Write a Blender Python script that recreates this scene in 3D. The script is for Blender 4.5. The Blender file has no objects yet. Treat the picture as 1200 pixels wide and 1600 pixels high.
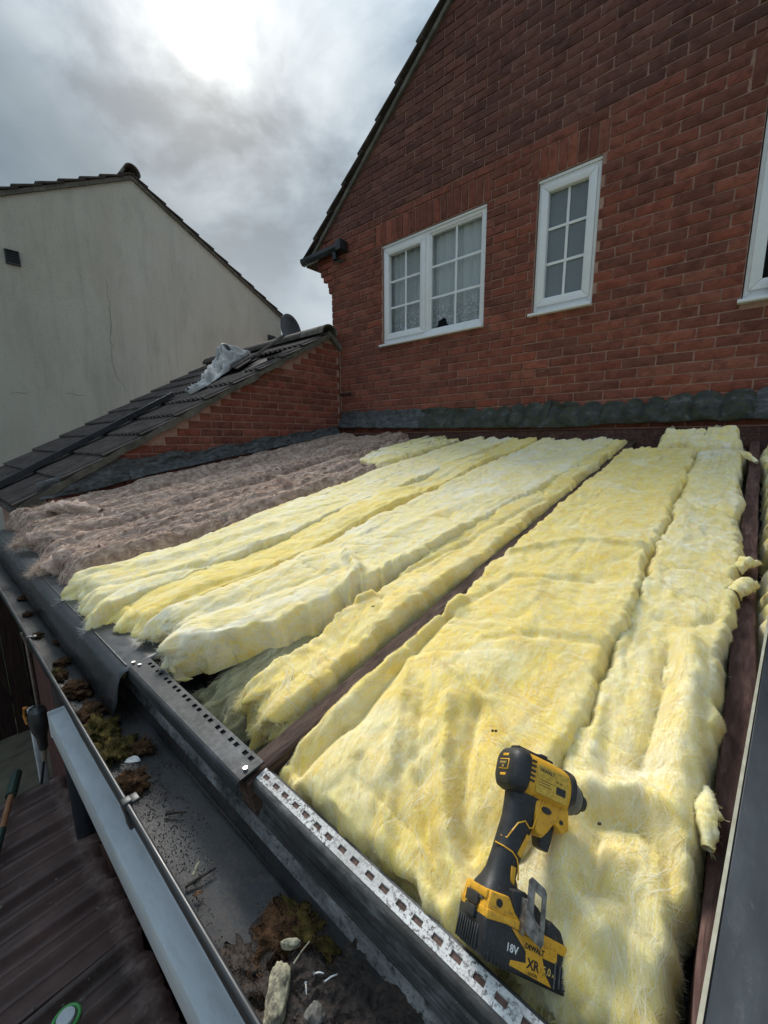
import bpy, bmesh, math, random
import numpy as np
from mathutils import Vector, Matrix

# ------------------------------------------------------------------ camera, sky, sun, exposure
scene = bpy.context.scene
C = scene.collection
R = math.radians
GROUND = -2.95                      # the eye of the camera is the origin, the ground lies 2.95 m lower

cam = bpy.data.cameras.new('camera')
cam_ob = bpy.data.objects.new('camera', cam); C.objects.link(cam_ob)
cam.sensor_fit = 'VERTICAL'; cam.sensor_height = 36.0; cam.lens = 14.30
cam.clip_start = 0.02; cam.clip_end = 600
PITCH, YAW, ROLL = 0.177157, 0.720941, -0.007022
fw = Vector((-math.sin(YAW)*math.cos(PITCH), math.cos(YAW)*math.cos(PITCH), -math.sin(PITCH)))
rt = Vector((math.cos(YAW), math.sin(YAW), 0)); up = rt.cross(fw)
r2 = rt*math.cos(ROLL) + up*math.sin(ROLL); u2 = -rt*math.sin(ROLL) + up*math.cos(ROLL)
cam_ob.matrix_world = Matrix(((r2.x, u2.x, -fw.x, 0), (r2.y, u2.y, -fw.y, 0), (r2.z, u2.z, -fw.z, 0), (0, 0, 0, 1)))
scene.camera = cam_ob

SUN = Vector((-0.694, 0.376, 0.614)).normalized()
sun = bpy.data.lights.new('sun', 'SUN'); sun.energy = 1.6; sun.angle = R(24); sun.color = (1.0, 0.96, 0.9)
sun_ob = bpy.data.objects.new('sun', sun); C.objects.link(sun_ob)
sun_ob.rotation_euler = SUN.to_track_quat('Z', 'Y').to_euler()
sun_ob.location = SUN*50

world = bpy.data.worlds.new('World'); scene.world = world; world.use_nodes = True
def build_world():
    nt = world.node_tree; nt.nodes.clear(); L = nt.links.new
    def N(t, **k):
        n = nt.nodes.new(t)
        for a, b in k.items(): setattr(n, a, b)
        return n
    def math_(op, a, b=None, c=None):
        n = N('ShaderNodeMath', operation=op)
        for i, v in enumerate((a, b, c)):
            if v is None: continue
            if isinstance(v, (int, float)): n.inputs[i].default_value = v
            else: L(v, n.inputs[i])
        return n.outputs[0]
    def dot(v, d):
        n = N('ShaderNodeVectorMath', operation='DOT_PRODUCT'); L(v, n.inputs[0]); n.inputs[1].default_value = d
        return n.outputs['Value']
    def ramp(f, stops):
        n = N('ShaderNodeValToRGB'); L(f, n.inputs[0]); e = n.color_ramp.elements
        while len(e) < len(stops): e.new(0.5)
        for el, (p, c) in zip(e, stops): el.position = p; el.color = (*c, 1) if len(c) == 3 else c
        return n.outputs[0]
    sky = N('ShaderNodeTexSky'); sky.sky_type = 'NISHITA'; sky.sun_disc = False
    sky.sun_elevation = math.asin(SUN.z); sky.sun_rotation = math.atan2(SUN.x, SUN.y); sky.air_density = 1.5; sky.dust_density = 3
    tc = N('ShaderNodeTexCoord'); d = N('ShaderNodeVectorMath', operation='NORMALIZE'); L(tc.outputs['Generated'], d.inputs[0]); d = d.outputs[0]
    sep = N('ShaderNodeSeparateXYZ'); L(d, sep.inputs[0])
    k = math_('ADD', math_('MAXIMUM', sep.outputs[2], 0.0), 0.32)
    cx = math_('DIVIDE', sep.outputs[0], k); cy = math_('DIVIDE', sep.outputs[1], k)
    comb = N('ShaderNodeCombineXYZ'); L(cx, comb.inputs[0]); L(cy, comb.inputs[1])
    n1 = N('ShaderNodeTexNoise'); n1.inputs['Scale'].default_value = 3.3; n1.inputs['Detail'].default_value = 9; n1.inputs['Roughness'].default_value = 0.55; n1.inputs['Distortion'].default_value = 0.35
    mp = N('ShaderNodeMapping'); mp.inputs['Location'].default_value = (3.55, 1.2, 0.48); mp.inputs['Scale'].default_value = (1, 1, 1.5); L(d, mp.inputs[0]); L(mp.outputs[0], n1.inputs['Vector'])
    n2 = N('ShaderNodeTexNoise'); n2.inputs['Scale'].default_value = 9.0; n2.inputs['Detail'].default_value = 7; n2.inputs['Roughness'].default_value = 0.5
    mp2 = N('ShaderNodeMapping'); mp2.inputs['Location'].default_value = (0.3, 7.2, 1.4); mp2.inputs['Scale'].default_value = (1, 1, 1.6); L(d, mp2.inputs[0]); L(mp2.outputs[0], n2.inputs['Vector'])
    # layer of broken cloud
    cl = math_('ADD', math_('MULTIPLY', n1.outputs[0], 0.78), math_('MULTIPLY', n2.outputs[0], 0.24))
    col = ramp(cl, [(0.41, (0.096, 0.137, 0.178)), (0.485, (0.148, 0.200, 0.250)), (0.55, (0.215, 0.268, 0.315)), (0.66, (0.315, 0.36, 0.398))])
    # the thick bank of darker cloud to the west of the sun
    bank = math_('ADD', dot(d, BANK), math_('MULTIPLY', math_('SUBTRACT', n1.outputs[0], 0.5), 0.22))
    bank = math_('ADD', bank, math_('MULTIPLY', math_('SUBTRACT', n2.outputs[0], 0.5), 0.06))
    mr = N('ShaderNodeMapRange', interpolation_type='SMOOTHSTEP'); L(bank, mr.inputs[0]); mr.inputs[1].default_value = 0.0; mr.inputs[2].default_value = 0.12
    lim = N('ShaderNodeMapRange', interpolation_type='SMOOTHSTEP'); L(dot(d, (-0.93, 0.19, 0.30)), lim.inputs[0]); lim.inputs[1].default_value = 0.45; lim.inputs[2].default_value = 0.80
    bankf = math_('MULTIPLY', mr.outputs[0], lim.outputs[0])
    bcol = ramp(n2.outputs[0], [(0.3, (0.084, 0.128, 0.166)), (0.7, (0.122, 0.170, 0.207))])
    m1 = N('ShaderNodeMix', data_type='RGBA'); L(math_('MULTIPLY', bankf, 0.92), m1.inputs[0]); L(col, m1.inputs[6]); L(bcol, m1.inputs[7])
    # pale low sky
    hz = N('ShaderNodeMapRange', interpolation_type='SMOOTHSTEP'); L(sep.outputs[2], hz.inputs[0]); hz.inputs[1].default_value = 0.48; hz.inputs[2].default_value = 0.10
    hzf = math_('MULTIPLY', hz.outputs[0], math_('SUBTRACT', 0.75, math_('MULTIPLY', bankf, 0.6)))
    m2 = N('ShaderNodeMix', data_type='RGBA'); L(hzf, m2.inputs[0]); L(m1.outputs[2], m2.inputs[6]); m2.inputs[7].default_value = (0.43, 0.475, 0.515, 1)
    # thin sky shows a little through the cloud
    m3 = N('ShaderNodeMix', data_type='RGBA'); m3.inputs[0].default_value = 0.04; L(m2.outputs[2], m3.inputs[6])
    sk = N('ShaderNodeVectorMath', operation='SCALE'); sk.inputs['Scale'].default_value = 0.10; L(sky.outputs[0], sk.inputs[0]); L(sk.outputs[0], m3.inputs[7])
    # sun behind cloud: the cloud in front of it glows
    g = math_('MAXIMUM', dot(d, tuple(SUN)), 0.0)
    wob = math_('MAXIMUM', math_('MULTIPLY', math_('SUBTRACT', cl, 0.36), 6.0), 0.05)
    glow = math_('ADD', math_('MULTIPLY', math_('POWER', g, 22.0), 0.04), math_('MULTIPLY', math_('POWER', g, 200.0), 0.12))
    glow = math_('MULTIPLY', glow, wob)
    core = math_('MULTIPLY', math_('POWER', g, 2000.0), math_('ADD', math_('MULTIPLY', wob, 1.2), 0.6))
    glow = math_('ADD', math_('MULTIPLY', glow, math_('SUBTRACT', 1.0, math_('MULTIPLY', bankf, 0.7))), core)
    gc = N('ShaderNodeMix', data_type='RGBA', blend_type='ADD'); gc.inputs[0].default_value = 1.0
    sc = N('ShaderNodeVectorMath', operation='SCALE'); sc.inputs[0].default_value = (1.0, 0.985, 0.93); L(glow, sc.inputs['Scale'])
    L(m3.outputs[2], gc.inputs[6]); L(sc.outputs[0], gc.inputs[7])
    # an overcast sky is brighter overhead than low down
    cie = math_('ADD', 0.90, math_('MULTIPLY', math_('POWER', math_('MAXIMUM', sep.outputs[2], 0.0), 4.0), 2.0))
    cs = N('ShaderNodeVectorMath', operation='SCALE'); L(gc.outputs[2], cs.inputs[0]); L(cie, cs.inputs['Scale'])
    bg = N('ShaderNodeBackground'); L(cs.outputs[0], bg.inputs[0]); bg.inputs[1].default_value = SKY_STRENGTH
    o = N('ShaderNodeOutputWorld'); L(bg.outputs[0], o.inputs[0])
BANK = (-0.598, -0.436, -0.673)
SKY_STRENGTH = 0.70
build_world()
vs = scene.view_settings
vs.view_transform = 'Standard'; vs.look = 'None'; vs.exposure = 1.27; vs.gamma = 1.0; vs.use_curve_mapping = False
scene.cycles.max_bounces = 5; scene.cycles.diffuse_bounces = 3; scene.cycles.glossy_bounces = 3; scene.cycles.transparent_max_bounces = 8
scene.cycles.use_denoising = True
rnd = random.Random(11)
rng = np.random.default_rng(5)

# ------------------------------------------------------------------ noise (numpy)
def _hash(ix, iy, iz, seed):
    n = (ix.astype(np.int64)*374761393 + iy.astype(np.int64)*668265263 + iz.astype(np.int64)*1274126177 + seed*362437) & 0xffffffff
    n = ((n ^ (n >> 13))*1274126177) & 0xffffffff
    n = ((n ^ (n >> 16))*2246822519) & 0xffffffff
    n = n ^ (n >> 15)
    return n.astype(np.float64)/2147483647.5 - 1.0
def vnoise(x, y, z=0.0, seed=0):
    x, y, z = np.broadcast_arrays(np.asarray(x, float), np.asarray(y, float), np.asarray(z, float))
    fx, fy, fz = np.floor(x), np.floor(y), np.floor(z)
    u, v, w = x-fx, y-fy, z-fz
    u, v, w = u*u*u*(u*(u*6-15)+10), v*v*v*(v*(v*6-15)+10), w*w*w*(w*(w*6-15)+10)
    ix, iy, iz = fx.astype(np.int64), fy.astype(np.int64), fz.astype(np.int64)
    r = 0
    for a in (0, 1):
        for b in (0, 1):
            for c in (0, 1):
                r = r + _hash(ix+a, iy+b, iz+c, seed)*np.where(a, u, 1-u)*np.where(b, v, 1-v)*np.where(c, w, 1-w)
    return r
def fbm(x, y, z=0.0, seed=0, oct=4, gain=0.5):
    r = 0; a = 1.0; x, y, z = np.asarray(x, float), np.asarray(y, float), np.asarray(z, float)
    for o in range(oct):
        r = r + a*vnoise(x, y, z, seed+o*17); a *= gain; x, y, z = x*2.03+5.1, y*2.03+1.7, z*2.03+3.3
    return r
def ridged(x, y, z=0.0, seed=0, oct=3):
    r = 0; a = 1.0; x, y, z = np.asarray(x, float), np.asarray(y, float), np.asarray(z, float)
    for o in range(oct):
        r = r + a*(1-2*np.abs(vnoise(x, y, z, seed+o*23))); a *= 0.5; x, y, z = x*2.1+1.3, y*2.1+4.7, z*2.1
    return r

# ------------------------------------------------------------------ mesh helpers
ORIGIN = {}
def tag(o, label=None, cat=None, group=None, kind=None):
    if label: o['label'] = label
    if cat: o['category'] = cat
    if group: o['group'] = group
    if kind: o['kind'] = kind
    return o
def empty(name, loc, label=None, cat=None, group=None):
    o = bpy.data.objects.new(name, None); C.objects.link(o); o.location = loc; o.empty_display_size = 0.1
    ORIGIN[o] = Vector(loc)
    return tag(o, label, cat, group)
def place(name, me, origin, parent=None):
    o = bpy.data.objects.new(name, me); C.objects.link(o)
    ORIGIN[o] = Vector(origin)
    if parent is not None:
        o.parent = parent; o.location = Vector(origin) - ORIGIN[parent]
    else:
        o.location = origin
    return o
def mesh(name, V, F, mat, parent=None, smooth=False, local=False, origin=None):
    """one mesh object; V in world coordinates (or in the parent's own, local=True)"""
    V = np.asarray(V, float)
    if local: org = np.zeros(3)
    elif origin is not None: org = np.array(origin, float)
    else:
        lo, hi = V.min(0), V.max(0); org = np.array([(lo[0]+hi[0])/2, (lo[1]+hi[1])/2, lo[2]])
    me = bpy.data.meshes.new(name)
    me.from_pydata((V-org).tolist() if len(V) < 20000 else (V-org), [], F)
    if mat is not None: me.materials.append(mat)
    if smooth: me.shade_smooth()
    me.update()
    if local:
        o = bpy.data.objects.new(name, me); C.objects.link(o); o.parent = parent; ORIGIN[o] = Vector((0, 0, 0))
        return o
    return place(name, me, org, parent)
class MB:
    """collects simple shapes into one mesh"""
    def __init__(s): s.v = []; s.f = []
    def add(s, V, F):
        n = len(s.v); s.v += [tuple(map(float, p)) for p in V]; s.f += [tuple(i+n for i in f) for f in F]; return s
    def box(s, a, b):
        x0, y0, z0 = a; x1, y1, z1 = b
        return s.add([(x0,y0,z0),(x1,y0,z0),(x1,y1,z0),(x0,y1,z0),(x0,y0,z1),(x1,y0,z1),(x1,y1,z1),(x0,y1,z1)],
                     [(0,3,2,1),(4,5,6,7),(0,1,5,4),(1,2,6,5),(2,3,7,6),(3,0,4,7)])
    def hexa(s, P):   # eight corners: bottom ring, top ring
        return s.add(P, [(0,3,2,1),(4,5,6,7),(0,1,5,4),(1,2,6,5),(2,3,7,6),(3,0,4,7)])
    def prism(s, poly, f, a, b):
        """poly: list of 2-tuples (counter-clockwise); f(p, t) gives the 3-D point"""
        n = len(poly); V = [f(p, a) for p in poly] + [f(p, b) for p in poly]
        return s.add(V, [tuple(range(n))[::-1], tuple(range(n, 2*n))] + [(i, (i+1) % n, n+(i+1) % n, n+i) for i in range(n)])
    def tube(s, P, r, seg=8):
        P = [Vector(p) for p in P]; n = len(P); rr = r if isinstance(r, (list, tuple)) else [r]*n
        V = []; up_ = Vector((0.13, 0.21, 0.97))
        for i, p in enumerate(P):
            t = (P[min(i+1, n-1)] - P[max(i-1, 0)]).normalized()
            a = t.cross(up_)
            if a.length < 1e-3: a = t.cross(Vector((1, 0, 0)))
            a.normalize(); b = t.cross(a)
            for k in range(seg):
                q = 2*math.pi*k/seg; V.append(p + (a*math.cos(q) + b*math.sin(q))*rr[i])
        F = [(i*seg+k, i*seg+(k+1) % seg, (i+1)*seg+(k+1) % seg, (i+1)*seg+k) for i in range(n-1) for k in range(seg)]
        F += [tuple(range(seg))[::-1], tuple((n-1)*seg+k for k in range(seg))]
        return s.add(V, F)
    def loft(s, rings):
        n = len(rings[0]); V = [p for r in rings for p in r]; m = len(rings)
        F = [(i*n+k, i*n+(k+1) % n, (i+1)*n+(k+1) % n, (i+1)*n+k) for i in range(m-1) for k in range(n)]
        F += [tuple(range(n))[::-1], tuple((m-1)*n+k for k in range(n))]
        return s.add(V, F)
    def obj(s, name, mat, parent=None, bevel=0, seg=2, smooth=False, local=False, sub=0, origin=None):
        o = mesh(name, s.v, s.f, mat, parent, smooth, local, origin)
        bm = bmesh.new(); bm.from_mesh(o.data); bmesh.ops.recalc_face_normals(bm, faces=bm.faces)
        if bevel:
            ed = [e for e in bm.edges if len(e.link_faces) == 2 and e.calc_face_angle(0) > 0.45]
            bmesh.ops.bevel(bm, geom=ed, offset=bevel, segments=seg, profile=0.5, affect='EDGES', clamp_overlap=True)
        bm.to_mesh(o.data); bm.free()
        if bevel or smooth:
            o.data.shade_smooth()
            try: o.data.set_sharp_from_angle(angle=R(38))
            except Exception: pass
        return o
def grid_faces(nu, nv, wrap=False):
    i = np.arange(nu-1)[:, None]; j = np.arange(nv if wrap else nv-1)[None, :]; j2 = (j+1) % nv
    return np.stack([i*nv+j+0*j2, (i+1)*nv+j, (i+1)*nv+j2, i*nv+j2], -1).reshape(-1, 4)
def interp(pts, t):
    pts = sorted(pts); return np.interp(t, [p[0] for p in pts], [p[1] for p in pts])

# ------------------------------------------------------------------ materials
MATS = {}
class NT:
    def __init__(s, name):
        s.m = bpy.data.materials.new(name); s.m.use_nodes = True; s.t = s.m.node_tree; s.t.nodes.clear()
        s.out = s.t.nodes.new('ShaderNodeOutputMaterial'); s.b = s.n('ShaderNodeBsdfPrincipled'); s.l(s.b.outputs[0], s.out.inputs[0])
        s.pos = s.n('ShaderNodeNewGeometry').outputs['Position']
        MATS[name] = s.m
    def n(s, t, **k):
        n = s.t.nodes.new(t)
        for a, b in k.items(): setattr(n, a, b)
        return n
    def l(s, a, b): s.t.links.new(a, b)
    def obj(s):
        s.pos = s.n('ShaderNodeTexCoord').outputs['Object']; return s
    def noise(s, scale, detail=5, rough=0.55, stretch=(1, 1, 1), rot=(0, 0, 0), dist=0, off=(0, 0, 0), vec=None):
        mp = s.n('ShaderNodeMapping'); mp.inputs['Scale'].default_value = stretch; mp.inputs['Rotation'].default_value = rot; mp.inputs['Location'].default_value = off
        s.l(vec or s.pos, mp.inputs[0]); n = s.n('ShaderNodeTexNoise')
        n.inputs['Scale'].default_value = scale; n.inputs['Detail'].default_value = detail; n.inputs['Roughness'].default_value = rough; n.inputs['Distortion'].default_value = dist
        s.l(mp.outputs[0], n.inputs['Vector']); return n.outputs[0]
    def ramp(s, f, stops):
        n = s.n('ShaderNodeValToRGB'); s.l(f, n.inputs[0]); e = n.color_ramp.elements
        while len(e) < len(stops): e.new(0.5)
        for el, (p, c) in zip(e, stops):
            el.position = p; el.color = (c, c, c, 1) if isinstance(c, (int, float)) else (*c, 1)
        return n.outputs[0]
    def mix(s, f, a, b, mode='MIX'):
        n = s.n('ShaderNodeMix', data_type='RGBA', blend_type=mode)
        for i, v in ((0, f), (6, a), (7, b)):
            if isinstance(v, (int, float)): n.inputs[i].default_value = v
            elif isinstance(v, tuple): n.inputs[i].default_value = (*v, 1)
            else: s.l(v, n.inputs[i])
        return n.outputs[2]
    def math(s, op, a, b=0.0):
        n = s.n('ShaderNodeMath', operation=op)
        for i, v in enumerate((a, b)):
            if isinstance(v, (int, float)): n.inputs[i].default_value = v
            else: s.l(v, n.inputs[i])
        return n.outputs[0]
    def set(s, **k):
        for a, v in k.items():
            i = s.b.inputs[a.replace('_', ' ')]
            if isinstance(v, (int, float)): i.default_value = v
            elif isinstance(v, tuple): i.default_value = (*v, 1) if len(v) == 3 and i.type == 'RGBA' else v
            else: s.l(v, i)
        return s
    def bump(s, h, strength=0.5, dist=0.01, prev=None):
        n = s.n('ShaderNodeBump'); n.inputs['Strength'].default_value = strength; n.inputs['Distance'].default_value = dist
        s.l(h, n.inputs['Height'])
        if prev is not None: s.l(prev, n.inputs['Normal'])
        s.l(n.outputs[0], s.b.inputs['Normal']); return n.outputs[0]

def m_simple(name, c1, c2, scale=8, rough=0.6, bump=0.2, bscale=60, bd=0.002, detail=6, stretch=(1, 1, 1), metal=0, lo=0.35, hi=0.68, obj=False, rvar=0.1, spec=0.5):
    t = NT(name)
    if obj: t.obj()
    n = t.noise(scale, detail, stretch=stretch)
    t.set(Base_Color=t.ramp(n, [(lo, c1), (hi, c2)]), Metallic=metal, Specular_IOR_Level=spec)
    t.set(Roughness=t.ramp(t.noise(scale*2.3, 3), [(0.3, max(rough-rvar, 0.05)), (0.7, min(rough+rvar, 1.0))]))
    if bump: t.bump(t.noise(bscale, 4, stretch=stretch), bump, bd)
    return t.m

def m_wool(name, pale, mid, deep, dark, amt=1.0, dscale=1.0, strand=0.35):
    t = NT(name)
    # slow patches, streaks along the batt, fine fibre
    patch = t.noise(5.0*dscale, 4, 0.55, (1, 0.7, 1), dist=0.8)
    streak = t.noise(26*dscale, 5, 0.6, (1.0, 0.28, 0.6), rot=(0, 0, 0.25), dist=1.2)
    fine = t.noise(210*dscale, 6, 0.65, (1.0, 0.22, 0.5), rot=(0, 0, 0.5), dist=2.5)
    fine2 = t.noise(160*dscale, 5, 0.65, (0.25, 1.0, 0.5), rot=(0, 0, -0.3), dist=2.5, off=(4, 2, 1))
    c = t.ramp(patch, [(0.30, pale), (0.47, mid), (0.62, mid), (0.76, deep)])
    c = t.mix(t.math('MULTIPLY', t.ramp(streak, [(0.44, 0.0), (0.64, 1.0)]), 0.6*amt), c, pale)
    st2 = t.noise(11*dscale, 4, 0.6, (1, 0.5, 1), dist=1.5, off=(9, 3, 2))
    c = t.mix(t.math('MULTIPLY', t.ramp(st2, [(0.50, 0.0), (0.70, 1.0)]), 0.7*amt), c, deep)
    fsum = t.math('ADD', t.math('MULTIPLY', fine, 0.6), t.math('MULTIPLY', fine2, 0.4))
    c = t.mix(t.math('MULTIPLY', t.ramp(fsum, [(0.36, 1.0), (0.5, 0.0)]), 0.30), c, dark)
    h1 = t.noise(95*dscale, 4, 0.6, (1.0, 0.07, 0.3), rot=(0, 0, 0.35), dist=1.4, off=(2, 2, 2)); h2 = t.noise(80*dscale, 4, 0.6, (0.09, 1.0, 0.3), rot=(0, 0, 0.2), dist=1.8, off=(6, 1, 3)); h3 = t.noise(130*dscale, 4, 0.6, (1.0, 0.08, 0.4), rot=(0, 0, -0.5), dist=2.0, off=(1, 8, 3))
    c = t.mix(t.math('MULTIPLY', t.ramp(h1, [(0.55, 0.0), (0.66, 1.0)]), strand*1.3), c, pale)
    c = t.mix(t.math('MULTIPLY', t.ramp(h2, [(0.56, 0.0), (0.68, 1.0)]), strand*0.9), c, pale)
    c = t.mix(t.math('MULTIPLY', t.ramp(h3, [(0.34, 1.0), (0.45, 0.0)]), strand*1.2), c, dark)
    t.set(Base_Color=c, Roughness=0.95, Specular_IOR_Level=0.08, Subsurface_Weight=0.38, Subsurface_Radius=(0.030, 0.020, 0.006), Subsurface_Scale=0.6)
    t.set(Sheen_Weight=0.15, Sheen_Roughness=0.6)
    b = t.bump(streak, 0.22, 0.008)
    t.bump(fsum, 0.6, 0.0035, b)
    return t.m
def m_fibre(name, c1, c2):
    t = NT(name)
    t.set(Base_Color=t.ramp(t.noise(30, 3), [(0.35, c1), (0.65, c2)]), Roughness=0.8, Specular_IOR_Level=0.2)
    tr = t.n('ShaderNodeBsdfTranslucent'); t.l(t.ramp(t.noise(30, 3), [(0.35, c1), (0.65, c2)]), tr.inputs[0])
    mx = t.n('ShaderNodeMixShader'); mx.inputs[0].default_value = 0.35; t.l(t.b.outputs[0], mx.inputs[1]); t.l(tr.outputs[0], mx.inputs[2]); t.l(mx.outputs[0], t.out.inputs[0])
    return t.m
YEL = m_wool('yellow_glass_wool', (0.92, 0.83, 0.52), (0.90, 0.71, 0.185), (0.87, 0.575, 0.065), (0.78, 0.52, 0.10))
YELW = m_wool('pale_yellow_glass_wool', (0.92, 0.87, 0.71), (0.90, 0.755, 0.29), (0.88, 0.63, 0.10), (0.78, 0.55, 0.15))
BRN = m_wool('brown_mineral_wool', (0.74, 0.585, 0.49), (0.52, 0.365, 0.29), (0.37, 0.245, 0.19), (0.10, 0.066, 0.052), 0.7, 1.3, 0.75)
GRY = m_wool('dirty_glass_wool', (0.56, 0.53, 0.36), (0.42, 0.38, 0.20), (0.30, 0.26, 0.13), (0.10, 0.09, 0.06))
FY = m_fibre('yellow_fibre', (0.90, 0.78, 0.34), (0.92, 0.87, 0.62))
FW = m_fibre('white_fibre', (0.88, 0.85, 0.70), (0.92, 0.90, 0.82))
FB = m_fibre('brown_fibre', (0.47, 0.335, 0.265), (0.80, 0.655, 0.55))
FG = m_fibre('dirty_fibre', (0.34, 0.31, 0.19), (0.55, 0.52, 0.38))

def m_brick(name, source):
    t = NT(name)
    if source == 'object': base = t.n('ShaderNodeObjectInfo').outputs['Color']
    else: base = t.n('ShaderNodeVertexColor', layer_name='tone').outputs['Color']
    n = t.noise(55, 6, 0.65); blot = t.noise(13, 5, 0.6, off=(3, 1, 7), dist=0.6); fine = t.noise(190, 4, 0.7)
    c = t.mix(t.math('MULTIPLY', t.ramp(blot, [(0.46, 0.0), (0.62, 1.0)]), 0.60), base, t.mix(1.0, base, (0.50, 0.47, 0.50), 'MULTIPLY'))
    c = t.mix(t.math('MULTIPLY', t.ramp(n, [(0.50, 0.0), (0.70, 1.0)]), 0.40), c, (0.085, 0.042, 0.034))
    pal = t.noise(34, 5, 0.7, off=(7, 7, 1)); msk = t.noise(2.3, 3, off=(1, 9, 4))
    c = t.mix(t.math('MULTIPLY', t.ramp(pal, [(0.61, 0.0), (0.70, 1.0)]), t.ramp(msk, [(0.42, 0.06), (0.7, 0.8)])), c, (0.36, 0.23, 0.165))
    t.set(Base_Color=c, Roughness=0.92, Specular_IOR_Level=0.2)
    b = t.bump(n, 0.7, 0.006); t.bump(fine, 0.5, 0.002, b)
    return t.m
BRICK_O = m_brick('brick_single', 'object'); BRICK_V = m_brick('brick_field', 'vertex')
MORTAR = m_simple('mortar', (0.32, 0.19, 0.15), (0.44, 0.27, 0.215), 30, 0.95, 0.6, 120, 0.003)
UPVC = m_simple('white_plastic', (0.74, 0.755, 0.77), (0.80, 0.81, 0.82), 6, 0.32, 0.05, 30, 0.001)
UPVC_D = NT('weathered_white_plastic')
def _ud(t):
    a = t.noise(7, 6, 0.6, (0.5, 1, 1)); g = t.noise(140, 4, 0.7); s_ = t.noise(22, 6, 0.7, (0.25, 1, 1), off=(3, 1, 1)); b = t.noise(6, 3)
    c = t.ramp(a, [(0.3, (0.40, 0.435, 0.46)), (0.65, (0.58, 0.615, 0.64))]); c = t.mix(t.math('MULTIPLY', t.ramp(s_, [(0.5, 0.0), (0.75, 1.0)]), 0.45), c, (0.22, 0.22, 0.21))
    c = t.mix(t.math('MULTIPLY', t.ramp(g, [(0.66, 0.0), (0.72, 1.0)]), t.ramp(b, [(0.45, 0.0), (0.6, 0.8)])), c, (0.09, 0.075, 0.06))
    t.set(Base_Color=c, Roughness=t.ramp(s_, [(0.3, 0.36), (0.7, 0.62)])); t.bump(a, 0.08, 0.002)
_ud(UPVC_D); UPVC_D = UPVC_D.m
LEAD = NT('lead_sheet')
def _lead(t):
    a = t.noise(5, 6, 0.65, off=(2, 0, 0)); b = t.noise(16, 6, 0.7, (1, 1, 2.5)); k = t.noise(70, 5, 0.7)
    c = t.ramp(b, [(0.30, (0.026, 0.028, 0.029)), (0.50, (0.070, 0.075, 0.077)), (0.66, (0.13, 0.138, 0.14)), (0.82, (0.30, 0.31, 0.31))])
    t.set(Base_Color=c, Roughness=t.ramp(k, [(0.3, 0.48), (0.7, 0.8)]), Metallic=0.1, Specular_IOR_Level=0.4)
    q = t.bump(a, 0.5, 0.02); t.bump(k, 0.3, 0.003, q)
_lead(LEAD); LEAD = LEAD.m
LEADM = NT('mossy_lead_sheet')
def _leadm(t):
    b = t.noise(14, 6, 0.7); k = t.noise(60, 5, 0.7); g = t.noise(22, 5, 0.65, off=(5, 5, 5))
    c = t.ramp(b, [(0.32, (0.016, 0.019, 0.018)), (0.56, (0.055, 0.060, 0.058)), (0.78, (0.19, 0.20, 0.19))])
    c = t.mix(t.math('MULTIPLY', t.ramp(g, [(0.44, 0.0), (0.62, 1.0)]), 0.8), c, (0.050, 0.055, 0.026))
    t.set(Base_Color=c, Roughness=0.75, Specular_IOR_Level=0.3); t.bump(k, 0.5, 0.006)
_leadm(LEADM); LEADM = LEADM.m
BLACKP = m_simple('black_plastic', (0.020, 0.022, 0.024), (0.040, 0.043, 0.046), 9, 0.38, 0.12, 40, 0.001)
BLACKS = m_simple('shiny_black_plastic', (0.014, 0.018, 0.022), (0.028, 0.033, 0.038), 5, 0.30, 0.05, 30, 0.001)
GREYP = NT('dusty_grey_plastic')
def _gp(t):
    n = t.noise(18, 6, 0.65, (0.35, 1, 1)); k = t.noise(90, 5, 0.7)
    t.set(Base_Color=t.ramp(n, [(0.3, (0.016, 0.018, 0.020)), (0.55, (0.032, 0.036, 0.039)), (0.78, (0.085, 0.095, 0.10))]), Roughness=t.ramp(k, [(0.3, 0.45), (0.7, 0.66)]), Specular_IOR_Level=0.3)
    t.bump(k, 0.15, 0.001)
_gp(GREYP); GREYP = GREYP.m
TRAY = m_simple('black_eaves_tray_plastic', (0.026, 0.030, 0.034), (0.058, 0.065, 0.072), 12, 0.36, 0.10, 30, 0.002, stretch=(0.4, 1, 1))
GUTM = NT('gutter_dirty_plastic')
def _gut(t):
    a = t.noise(9, 7, 0.65, (0.7, 1, 1)); g = t.noise(120, 6, 0.75); s_ = t.noise(4, 4, off=(3, 3, 3)); w = t.noise(5.5, 5, 0.5, off=(8, 2, 3))
    c = t.ramp(a, [(0.34, (0.013, 0.014, 0.015)), (0.56, (0.032, 0.034, 0.036)), (0.74, (0.07, 0.073, 0.075))])
    c = t.mix(t.math('MULTIPLY', t.ramp(g, [(0.50, 0.0), (0.62, 1.0)]), t.ramp(s_, [(0.40, 0.10), (0.60, 0.85)])), c, (0.075, 0.05, 0.038))
    t.set(Base_Color=c, Roughness=t.ramp(w, [(0.40, 0.28), (0.60, 0.62)]), Specular_IOR_Level=0.42)
    t.bump(g, 0.6, 0.003)
_gut(GUTM); GUTM = GUTM.m
FASC = NT('limescaled_fascia')
def _fa(t):
    a = t.noise(10, 7, 0.7, (0.5, 1, 1.4)); g = t.noise(85, 6, 0.75, (0.6, 1, 1))
    c = t.ramp(a, [(0.36, (0.016, 0.015, 0.014)), (0.52, (0.06, 0.06, 0.058)), (0.66, (0.19, 0.195, 0.19)), (0.8, (0.32, 0.325, 0.31))])
    c = t.mix(t.math('MULTIPLY', t.ramp(g, [(0.50, 0.0), (0.66, 1.0)]), 0.7), c, (0.02, 0.018, 0.016))
    t.set(Base_Color=c, Roughness=0.7); t.bump(g, 0.5, 0.003)
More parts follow.
